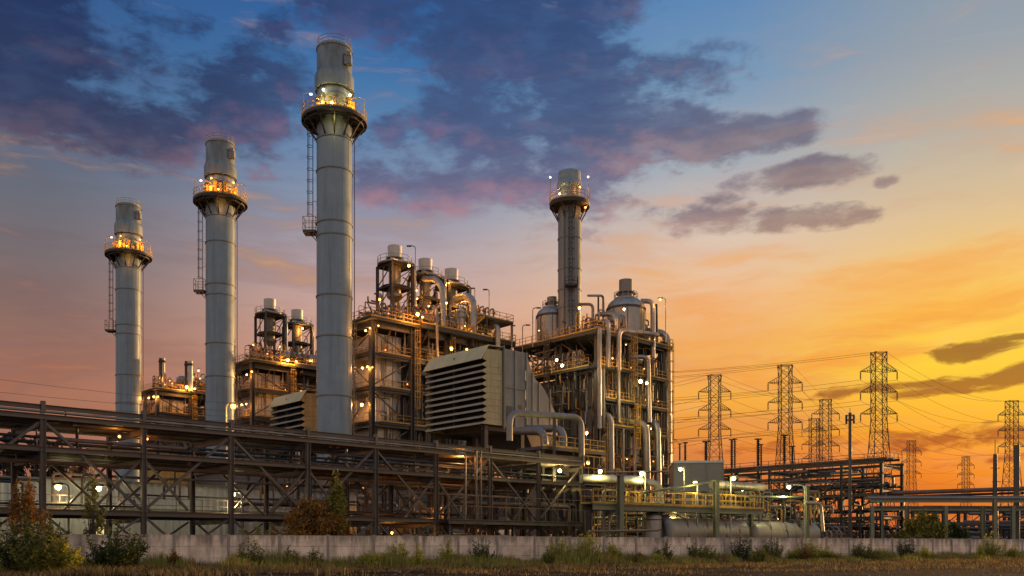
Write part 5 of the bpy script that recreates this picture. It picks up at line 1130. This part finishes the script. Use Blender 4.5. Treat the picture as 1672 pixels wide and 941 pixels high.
wpipe([at(1440,806,100),at(1700,797,96)],.24,M['rust'],'long rusty pipe crossing behind the green portal just under the sky',bands=False)
wpipe([at(1440,812,101),at(1700,804,97)],.14,M['dark'],'thin dark pipe below the long rusty pipe behind the green portal',bands=False)
for k in range(24):
    d=random.uniform(98,120); px=random.uniform(1480,1690); py=random.uniform(826,868); p=at(px,py,d); L=random.uniform(3,9)
    farheap.add([p,p+Vector((L,1.0,0)),p+Vector((L,1.2,-random.uniform(.4,1.8)))],random.choice((.08,.12,.18)),random.choice(['dark','rust','steel']))
dk=thing('far_pipe_frame','dark low steel frame behind the green portal, crowded with pipes','pipe rack',on(1490,112),0)
for k in range(9):
    for y in (0,4): m=MB(); m.hcol(k*2.9,y,0,5.6,.3); m.build('column',M['dark'],dk)
for z in (5.5,4.0,2.6):
    for y in (0,4): m=MB(); m.ibeam((-.2,y,z),(24,y,z),.2,.34); m.build('beam',M['dark'],dk)
for k in range(8): m=MB(); m.bar((k*2.9,0,2.8),(k*2.9+2.9,0,5.2),.1); m.build('brace',M['dark'],dk)
sb=thing('far_low_shed','low dark far shed whose pale roof shows between portal posts and wall','shed',on(1585,130),.1); m=MB(); m.box(-6,6,0,8,0,2.2); m.build('wall',M['casing'],sb); m=MB(); m.prism([(-6.3,2.203),(6.3,2.203),(6.3,2.4),(0,3.3),(-6.3,2.4)],-.3,8.3); m.build('roof',M['shed'],sb)

for k in range(80):
    px=random.uniform(965,1345); d=74+(px-968)/278*12.5+random.uniform(1,6); b=on(px,d); h=random.uniform(2.5,7); v=Vector((random.uniform(-1.5,1.5),random.uniform(.2,1),0))
    wpipe([b,b+Vector((0,0,h)),b+v+Vector((0,0,h)),b+v+Vector((0,0,h-random.uniform(.5,2)))],random.choice((.05,.07,.1,.15)),M[random.choice(['green','rust','silver2','dark','yellow'])],'thin bent pipe among the tanks and walkway posts','thin pipes round the tanks and walkway',bands=False,n=6,bend=.3)
for k in range(30):
    px=random.uniform(975,1300); d=78+(px-968)/278*12.5+random.uniform(-2,5); b=at(px,random.uniform(835,872),d); L_=random.uniform(2,7)
    wpipe([b,b+Wd*L_,b+Wd*L_-Vector((0,0,min(b.z-.1,random.uniform(.4,1.5))))],random.choice((.05,.08,.12,.16)),M[random.choice(['rust','silver2','dark','tank'])],'low level pipe among the tanks and walkway posts','low pipes round the tanks and walkway',bands=False,n=6,bend=.3)
for i,(px,d) in enumerate(((1015,80),(1045,83),(1065,79),(1120,92),(1145,88),(1180,91),(1215,95),(1345,96),(1362,94),(1385,99))): copy_tree([mf,sk,ve,mf][i%4],on(px,d),label=['valve manifold standing behind the wall near the cream tanks','pump skid standing behind the wall near the cream tanks','silver upright vessel standing behind the wall near the cream tanks','valve manifold standing behind the wall near the cream tanks'][i%4],scale=1.1,group='equipment near the cream tanks')
# ---- poles
def pole(px,d,ytop,r0,r1,label,name='utility_pole',head=None):
    o=on(px,d); h=zat(ytop,d); t=thing(name,label,'pole',o,0); m=MB(); m.cyl((0,0,0),(0,0,h),r0,10,r1); m.build('shaft',M['lattice'],t)
    if head=='telecom':
        for k in range(6):
            a=k*pi/3; m=MB(); m.box(.45*cos(a)-.06,.45*cos(a)+.06,.45*sin(a)-.06,.45*sin(a)+.06,h-1.2,h-.25); m.bar((0,0,h-.9),(.45*cos(a),.45*sin(a),h-.7),.05); m.build('antenna',M['lattice'],t)
        m=MB(); m.cyl((0,0,h),(0,0,h+.5),.04,5); m.torus((0,0,h-.8),.46,.04,14,4); m.torus((0,0,h-.3),.45,.04,14,4); m.build('mount_ring',M['lattice'],t)
    if head=='spike':
        m=MB(); m.cyl((0,0,h),(0,0,h+1.6),.05,5); m.bar((-.5,0,h-1.5),(.5,0,h-1.5),.08); m.bar((-.35,0,h-3),(.6,0,h-3),.08); m.build('crossarm',M['lattice'],t)
    return t
pole(1388,97,674,.22,.17,'tall telecom mast with a crown of antennas in front of the pylons','telecom_mast','telecom')
pole(1625,97,742,.36,.2,'thick spiked concrete pole behind the green portal',head='spike')
pole(1660,94,727,.3,.3,'plain dark pole in front of the pylon at the edge')
def bush_post(px,d,ytop,w,label):
    o=on(px,d); h=zat(ytop,d); t=thing('switchgear_post',label,'switchgear',o,0,'dark switchgear posts on the skyline'); m=MB(); m.cyl((0,0,0),(0,0,h),w*.55,8); m.build('shaft',M['dark'],t)
    m=MB()
    for k in range(12): z=h-.2-k*.3; m.lathe([(w*.55,z-.1),(w,z-.04),(w*.55,z)],n=10)
    m.build('insulator',M['porcelain'],t); m=MB(); m.box(-w*1.3,w*1.3,-w*.8,w*.8,h,h+.14); m.build('cap',M['dark'],t)
for px,yt_,w,lb in ((1110,726,.2,'thinner of two slim switchgear posts over the shed'),(1119,724,.27,'thicker of two slim switchgear posts over the shed'),(1153,722,.38,'thick switchgear post before the first pylon above the shed'),(1195,719,.3,'front one of a pair of switchgear posts right of the first pylon'),(1200,718,.22,'thin one of a pair of switchgear posts right of the first pylon'),(1238,718,.36,'thick switchgear post midway between first and second pylon'),(1243,727,.2,'thin switchgear post beside the thick one between first and second pylon'),(1281,712,.36,'switchgear post in front of the second pylon'),(1294,730,.26,'short switchgear post in front of the second pylon')):
    bush_post(px,128,yt_,w,lb)
for k in range(260):
    y=random.uniform(0,26); x=random.uniform(-.3,5.4); z=random.choice((9.6,8.2,7.3,6.0,5.0,3.6,2.4))+random.uniform(-.5,.6); q=RR+Bv*x+Av*y+Vector((0,0,z)); L=random.uniform(1.5,6); u=random.random()
    farheap.add([q,q+Av*L] if u<.55 else ([q,q+Bv*1.5,q+Bv*1.5-Vector((0,0,1.6))] if u<.75 else [q,q-Vector((0,0,min(z-.1,random.uniform(1,3.5))))]),random.choice((.05,.08,.12,.18)),random.choice(['dark','rust','steel','silver2']))
for k in range(150):
    px=random.uniform(960,1350); d=74+(px-968)/278*12.5+random.uniform(2,9); b=at(px,random.uniform(800,876),d); L=random.uniform(.8,4); u=random.random()
    heap.add([b,b+Wd*L,b+Wd*L-Vector((0,0,min(b.z-.05,.8)))] if u<.5 else [b,Vector((b.x,b.y,max(.05,b.z-random.uniform(1,4))))],random.choice((.04,.06,.09,.13)),random.choice(['green','rust','silver2','dark','yellow']))
heap.build('pipework','dense tangle of thin pipes behind the front pipe rack and around the cream tanks')
farheap.build('pipework','tangle of connecting pipes in and behind the dark far pipe rack')
# ================================================================== PYLONS
def make_pylon(px,d,ytop,label,H=None,rz=0.0,w=.082,base=.135):
    o=on(px,d); h=zat(ytop,d); t=thing('transmission_tower',label,'pylon',o,rz,'steel lattice transmission towers'); k=h/45.0
    def hw(z):     # half width of the body at height z
        f=z/h
        return (h*.029 if f>.66 else h*(.029+(base*.5-.029)*(.66-f)/.66))
    lv=[0,.10,.20,.29,.375,.455,.53,.60,.66,.71,.76,.81,.86,.91,.96,1.0]
    m=MB(); ww=w*k*.9+.05
    for a,b in zip(lv[:-1],lv[1:]):
        za,zb=a*h,b*h; wa,wb=hw(za),hw(zb); c=[(-1,-1),(1,-1),(1,1),(-1,1)]
        for i in range(4):
            (x0,y0),(x1,y1)=c[i],c[(i+1)%4]
            m.bar((x0*wa,y0*wa,za),(x0*wb,y0*wb,zb),ww*1.25); m.bar((x0*wa,y0*wa,za),(x1*wb,y1*wb,zb),ww*.62); m.bar((x1*wa,y1*wa,za),(x0*wb,y0*wb,zb),ww*.62); m.bar((x0*wb,y0*wb,zb),(x1*wb,y1*wb,zb),ww*.62)
            if a<.5 and i in (0,2):
                zm=(za+zb)/2; wm=(wa+wb)/2; m.bar((x0*wm,y0*wm,zm),(0,y0*wm,zm),ww*.5); m.bar((x1*wm,y1*wm,zm),(0,y0*wm,zm),ww*.5)
    m.build('lattice_body',M['lattice'],t)
    tips=[]
    for f in (.905,.80,.69):
        z=f*h; b=hw(z); e=h*.094
        for s_ in (-1,1):
            m=MB()
            for y in (-1,1):
                m.bar((s_*b,y*b,z),(s_*e,0,z),ww*.9); m.bar((s_*b,y*b,z+h*.036),(s_*e,0,z),ww*.8)
                for j in range(1,5):
                    g0=j/5; g1=(j-.5)/5; m.bar((s_*(b+(e-b)*g1),y*b*(1-g1),z),(s_*(b+(e-b)*g0),y*b*(1-g0),z+h*.036*(1-g0)),ww*.55)
            m.build('crossarm',M['lattice'],t)
            m=MB(); q=(s_*e*.985,0,z); L=h*.044
            m.cyl((q[0],q[1],q[2]),(q[0],q[1],q[2]-L),.07*k,6)
            for j in range(9): zz=q[2]-L*.12-j*L*.09; m.lathe([(.07*k,zz-.1*k),(.2*k,zz),(.07*k,zz+.05*k)],q[0],q[1],8)
            m.build('insulator',M['porcelain'],t); tips.append((s_,Vector((q[0]*cos(rz),q[0]*sin(rz),q[2]-L))+o))
    e=h*.043
    for s_ in (-1,1):
        m=MB()
        for y in (-1,1): m.bar((s_*hw(h),y*hw(h),h*.96),(s_*e,0,h),ww*.8); m.bar((0,0,h),(s_*e,0,h),ww)
        m.build('earth_peak',M['lattice'],t)
    tips+= [(s_,o+Vector((s_*e*cos(rz),s_*e*sin(rz),h))) for s_ in (-1,1)]
    return tips
T3=make_pylon(1435,202,576,'tallest looking pylon, right of the telecom mast')
T2=make_pylon(1282,217,597,'second tallest pylon, standing left of the telecom mast')
T1=make_pylon(1167,228,613,'pylon beside the shed, left of the other pylons')
T4=make_pylon(1348,266,653,'dark pylon close to the telecom mast, in front of a thinner one')
T5=make_pylon(1329,307,684,'thin far pylon half hidden behind another, left of the telecom mast')
T6=make_pylon(1488,373,720,'small far pylon just over the end of the dark far rack')
T7=make_pylon(1577,438,746,'smallest pylon, far away in the orange sky')
T8=make_pylon(1652,269,655,'tall pylon at the right edge of the view')
def wire(a,b,sag,label,r=.03,grp='power lines'):
    n=14; P=[]
    for i in range(n+1): t=i/n; P.append(a.lerp(b,t)-Vector((0,0,sag*4*t*(1-t))))
    o=P[0].copy(); m=MB(); m.tube([p-o for p in P],r,4,caps=False); tag(m.build('power_line',M['wire'],None,o),label,'power line',grp)
for (Ta,Tb,lb) in ((T3,T8,'sagging power line between the tallest pylon and the one at the right edge'),(T2,T6,'sagging power line from the second tallest pylon toward the small far pylon'),(T1,T4,'sagging power line from the pylon beside the shed to the dark one by the mast'),(T4,T7,'sagging power line from the dark pylon by the mast to the smallest pylon')):
    for (s_,a),(s2_,b) in zip(Ta,Tb): wire(a,b,(b-a).length*.035,lb,.032,'power lines, '+lb[:60])
for (Ta,off,lb) in ((T1,Vector((-120,60,-4)),'power line running from the pylon beside the shed behind the process structure'),(T2,Vector((-150,20,2)),'power line running left from the second tallest pylon past its neighbour'),(T3,Vector((-150,16,1)),'power line running left from the tallest pylon'),(T8,Vector((90,-30,6)),'power line leaving the view from the pylon at the right edge')):
    for s_,a in Ta: wire(a,a+off,4.5,lb,.032,'power lines, '+lb[:60])
for k,(y0,y1) in enumerate(((612,646),(634,655),(650,662),(661,668))):
    wire(at(-60,y0,60),at(520,y1+18,110),.5,'thin black cable strung over the left end of the rack','.'and .012,'cables over the rack')
# ================================================================== LAMPS
def street_lamp(px,ylamp,d,label,on_=True,side=-1,col=SOD,mt='sodium',base=0.0,arm=.9,power=300,group='lamp posts',ly=-.9,br=.2):
    q=at(px,ylamp,d); o=Vector((q.x-side*arm,q.y,base)); h=q.z-base; t=thing('lamp_post',label,'lamp post',o,0,group)
    m=MB(); m.tube([(0,0,0),(0,0,h+.1),(side*arm*.8,0,h+.25),(side*arm,0,h+.2)],.07,6,.35); m.build('pole',M['galv'],t)
    m=MB(); m.box(side*arm-.32,side*arm+.32,-.16,.16,h+.1,h+.24); hd=m.build('lamp_head',M['steel'],t)
    if on_:
        m=MB(); m.ball((side*arm,0,h-.02),br,10,6); m.build('bulb',M[mt],hd); light(t,(side*arm*1.4,ly,h-.7),power,col,.25)
    return t
def wall_lamp(px,py,d,label,col=SOD,mt='sodium',power=160,r=.15,pull=.0,group='lamps fixed to the steelwork'):
    q=at(px,py,d-pull); t=thing('bulkhead_lamp',label,'lamp',q,0,group)
    m=MB(); m.lathe([(.05,r*1.9),(r*1.7,r*1.0),(r*1.75,r*.9)],n=10); m.tube([(0,0,r*1.8),(0,0,r*3),(0,1.2,r*3.6)],.05,5,.2); m.build('shade',M['steel'],t)
    m=MB(); m.ball((0,0,0),r,10,6); m.build('bulb',M[mt],t)
    if power: light(t,(0,-.45,-.3),power*(1.0 if mt=='sodium' else 1.1),col,.15)
    return t
S,Wm,Cl='sodium','warm','cool'
nb="orange lamp on the tall-stack boiler house, "
for px,py,d,pw,r,lb in ((682,513,118.5,520,.26,nb+'brightest, at the top deck rail'),(690,518,119,120,.15,nb+'close beside the brightest one'),(597,540,117,220,.15,nb+'under the top deck at its left face'),(604,536,115.5,160,.12,nb+'under the top deck by the corner column'),(618,532,115.3,160,.12,nb+'under the top deck over the pale casing'),
   (592,601,117.5,260,.17,nb+'left of a pair halfway up the left face'),(600,599,116.5,180,.15,nb+'right of a pair halfway up the left face'),(608,600,115.3,90,.11,nb+'on the corner column halfway up'),(591,661,117.5,460,.24,nb+'large one low on the left face'),(603,658,116.5,160,.14,nb+'small one low on the left face'),
   (737,569,121,420,.24,nb+'behind the top of the louvred intake'),(762,571,120,260,.18,nb+'right of the one behind the louvred intake'),(668,434,123,260,.22,nb+'at the platform of the tallest silencer'),(620,489,122,220,.18,nb+'at the frame foot of the tallest silencer'),
   (680,474,127,260,.17,nb+'behind the second silencer frame'),(681,488,127,160,.14,nb+'low behind the second silencer frame'),(733,462,130,300,.12,nb+'under the platform of the third silencer'),(729,495,128,300,.16,nb+'round the foot of the third silencer'),(757,497,131,240,.15,nb+'low beside the third silencer'),(700,500,122,160,.13,nb+'on the deck between the first two silencers')):
    wall_lamp(px,py,d,lb,SOD,S,pw,r)
ms='orange lamp on the middle stack boiler house, '
for px,py,d,pw,r,lb in ((470,588,146,560,.28,ms+'brightest, at the top deck rail'),(395,661,143,220,.2,ms+'low on its left face'),(402,660,142,160,.16,ms+'low by the corner column'),(411,607,142,200,.16,ms+'under the top deck at the corner'),(403,612,143,180,.14,ms+'under the top deck on its left face'),(419,568,152,260,.2,ms+'at the foot of the taller silencer'),(494,536,154,420,.16,ms+'beside the shorter silencer'),(484,590,147,240,.15,ms+'right of the brightest'),(492,640,143,360,.22,ms+'above the smaller louvred intake')):
    wall_lamp(px,py,d,lb,SOD,S,pw,r)
fb='orange lamp on the far boiler house, '
for px,py,d,pw,r,lb in ((305,632,171,700,.32,fb+'brightest, on its top deck'),(318,635,171,320,.22,fb+'on the top deck right of the brightest'),(260,617,172,220,.18,fb+'beside the dark vent pipe'),(243,650,169,220,.18,fb+'under the top deck at the corner'),(251,648,169,260,.2,fb+'under the top deck over the casing'),(258,648,169,160,.16,fb+'third under the top deck'),(324,605,175,200,.16,fb+'high beside the thick vent pipe')):
    wall_lamp(px,py,d,lb,SOD,S,pw,r)
pt='lamp on the process structure, '
for px,py,d,col,mt,pw,r,lb in ((1046,623,119.5,WARM,Wm,700,.24,'bright yellow '+pt+'beside the pale vessel'),(1056,626,121,WARM,Wm,260,.18,'smaller yellow '+pt+'right of the bright one'),(909,588,122,WARM,Cl,90,.2,'white '+pt+'upper of two on the duct side'),(918,597,121,COOL,Cl,160,.22,'white '+pt+'lower of two on the duct side'),
   (958,707,104,SOD,S,420,.2,'orange '+pt+'under the service platform rail'),(960,756,102,SOD,S,420,.2,'orange '+pt+'at the lower service deck'),(1019,505,121,SOD,S,260,.2,'orange '+pt+'in front of the large domed vessel'),(946,503,121,SOD,S,300,.22,'orange '+pt+'on the roof right of the fourth smokestack'),(1022,563,119.5,SOD,S,120,.1,'dim orange '+pt+'on the second deck front'),(880,540,124,SOD,S,160,.1,'dim orange '+pt+'under the roof deck corner, duct side'),(1000,585,119.5,SOD,S,150,.1,'small orange '+pt+'over the second deck rail'),(1063,700,121,WARM,S,300,.1,'amber '+pt+'behind the glinting hooked pipe')):
    wall_lamp(px,py,d,lb,col,mt,pw,r)
for px,py,d,pw,r,lb,col,mt in ((914,769,84,420,.18,'greenish white lamp near the rack end, under the thick elbow pipes',GRN,Wm),(980,770,78,360,.17,'greenish white lamp left of the first walkway post',GRN,Wm),(195,713,58,50,.1,'small orange lamp hung below the rack top near the third column',SOD,S),(240,717,62,60,.1,'faint orange lamp hung below the rack top right of the third column',SOD,S),(755,742,76,260,.17,'orange lamp inside the rack between two columns near the intake',SOD,S),(745,741,76.6,60,.09,'tiny orange lamp beside the lamp inside the rack',SOD,S),
   (600,790,95,180,.16,'orange lamp low in the dark below the tall-stack boiler house',SOD,S),(450,735,72,120,.13,'orange lamp behind the rack under the smaller intake',SOD,S),(640,870,74,160,.12,'orange glow lamp near the ground behind the wall',SOD,S),(1212,800,108,200,.15,'yellow lamp at the near end of the dark far rack',WARM,Wm),(1335,815,104,120,.12,'amber lamp inside the dark far rack',SOD,S),(1100,845,84,200,.12,'yellow lamp over the end of the cream tank',GRN,Wm)):
    wall_lamp(px,py,d,lb,col,mt,pw,r)
street_lamp(381,663,76,'orange street lamp on a pole behind the rack beside the middle smokestack',power=420,side=1,arm=.6,br=.25,ly=-1.3)
street_lamp(95,795,59,'bright white yard lamp before the pale siding, at the edge of the siding',col=WARM,mt=Wm,power=200,arm=.7,ly=1.4)
street_lamp(161,797,61.5,'bright white yard lamp before the pale siding above the lit doorway',col=WARM,mt=Wm,power=190,arm=.7,ly=1.4)
street_lamp(380,807,67,'brightest white yard lamp behind the third rack column',col=WARM,mt=Wm,power=190,arm=.7,ly=1.4)
street_lamp(1048,773,79.5,'greenish white street lamp at the foot of the process structure',col=GRN,mt=Wm,power=300,arm=.3)
street_lamp(1111,766,93,'greenish white street lamp at the corner of the grey shed',col=GRN,mt=Wm,power=300,arm=.4)
street_lamp(1198,781,83.5,'greenish white street lamp over the walkway rail past the shed',col=GRN,mt=Wm,power=300,side=1,arm=.3)
street_lamp(1135,788,81,'small white lamp on a thin post left of the second walkway post',col=GRN,mt=Cl,power=160,arm=.2)
street_lamp(1288,795,88.5,'white lamp on a curved arm by the third walkway post',col=GRN,mt=Wm,power=420,side=-1,arm=1.6)
street_lamp(1078,489,129,'roof lamp post at the right corner of the process structure, lit orange',mt=S,base=30.6,arm=.8,power=140)
street_lamp(880,505,127,'roof lamp post left of the fourth smokestack with a grey unlit head',on_=False,base=29.6,side=1,arm=.9)
street_lamp(862,533,131,'short roof lamp post at the left corner of the process structure, unlit',on_=False,base=29.6,side=1,arm=.8)
street_lamp(838,534,130,'umbrella headed lamp post on the gangway beside the boiler house, unlit',on_=False,base=29.6,side=1,arm=.2)
street_lamp(615,482,118,'unlit lamp post at the corner of the tall-stack boiler house deck',on_=False,base=31,side=-1,arm=.7)
street_lamp(668,404,125,'unlit lamp arm beside the cap of the tallest silencer',on_=False,base=40.8,side=-1,arm=.9)
street_lamp(772,473,128,'unlit lamp post by the upper platform of the tall-stack boiler house',on_=False,base=31.3,side=-1,arm=.3)
street_lamp(792,475,130,'unlit lamp post standing on the upper platform of the tall-stack boiler house',on_=False,base=34.2,side=-1,arm=.6)
street_lamp(408,566,146,'unlit lamp post on the deck of the boiler house behind the middle smokestack',on_=False,base=31,side=1,arm=.8)

# dozens of small glowing lamps deep in the steelwork
for k in range(30):
    x=random.uniform(.5,22); z=random.choice((27.2,31.9,32.4,33.5,23,18.4,14)); y=random.uniform(-.3,1.0)
    q=bl(x,y,z); wall_lamp(CX+q.x/q.y*F,HY-(q.z-EYE)/q.y*F,q.y,'tiny orange lamp among the steelwork of the tall-stack boiler house',SOD,S,70 if k%3==0 else 0,.1,group='tiny lamps of the tall-stack boiler house')
for o_,n_,lb in ((U2,16,'tiny orange lamp among the steelwork of the middle stack boiler house'),(U1,12,'tiny orange lamp among the steelwork of the far boiler house')):
    for k in range(n_):
        q=bl(random.uniform(.5,16),random.uniform(-.3,3),random.choice((27.2,31.9,32.8,34,23)),o_); wall_lamp(CX+q.x/q.y*F,HY-(q.z-EYE)/q.y*F,q.y,lb,SOD,S,110 if k%4==0 else 0,.12,group=lb.replace('tiny orange lamp','tiny lamps'))
for k in range(18):
    q=tl(random.uniform(-.6,14),random.uniform(-.9,.3),random.choice((26.6,31.6,22.3,18.6,13.4,10,7,5)))
    wall_lamp(CX+q.x/q.y*F,HY-(q.z-EYE)/q.y*F,q.y,'tiny orange lamp among the pipes of the process structure',SOD,S,90 if k%3==0 else 0,.1,group='tiny lamps of the process structure')
for k in range(12):
    q=rk(random.uniform(20,46),random.uniform(7,12),random.uniform(1.5,8)); wall_lamp(CX+q.x/q.y*F,HY-(q.z-EYE)/q.y*F,q.y,'tiny orange lamp among the pipes behind the front rack',SOD,S,60 if k%2==0 else 0,.08,group='tiny lamps behind the front rack')
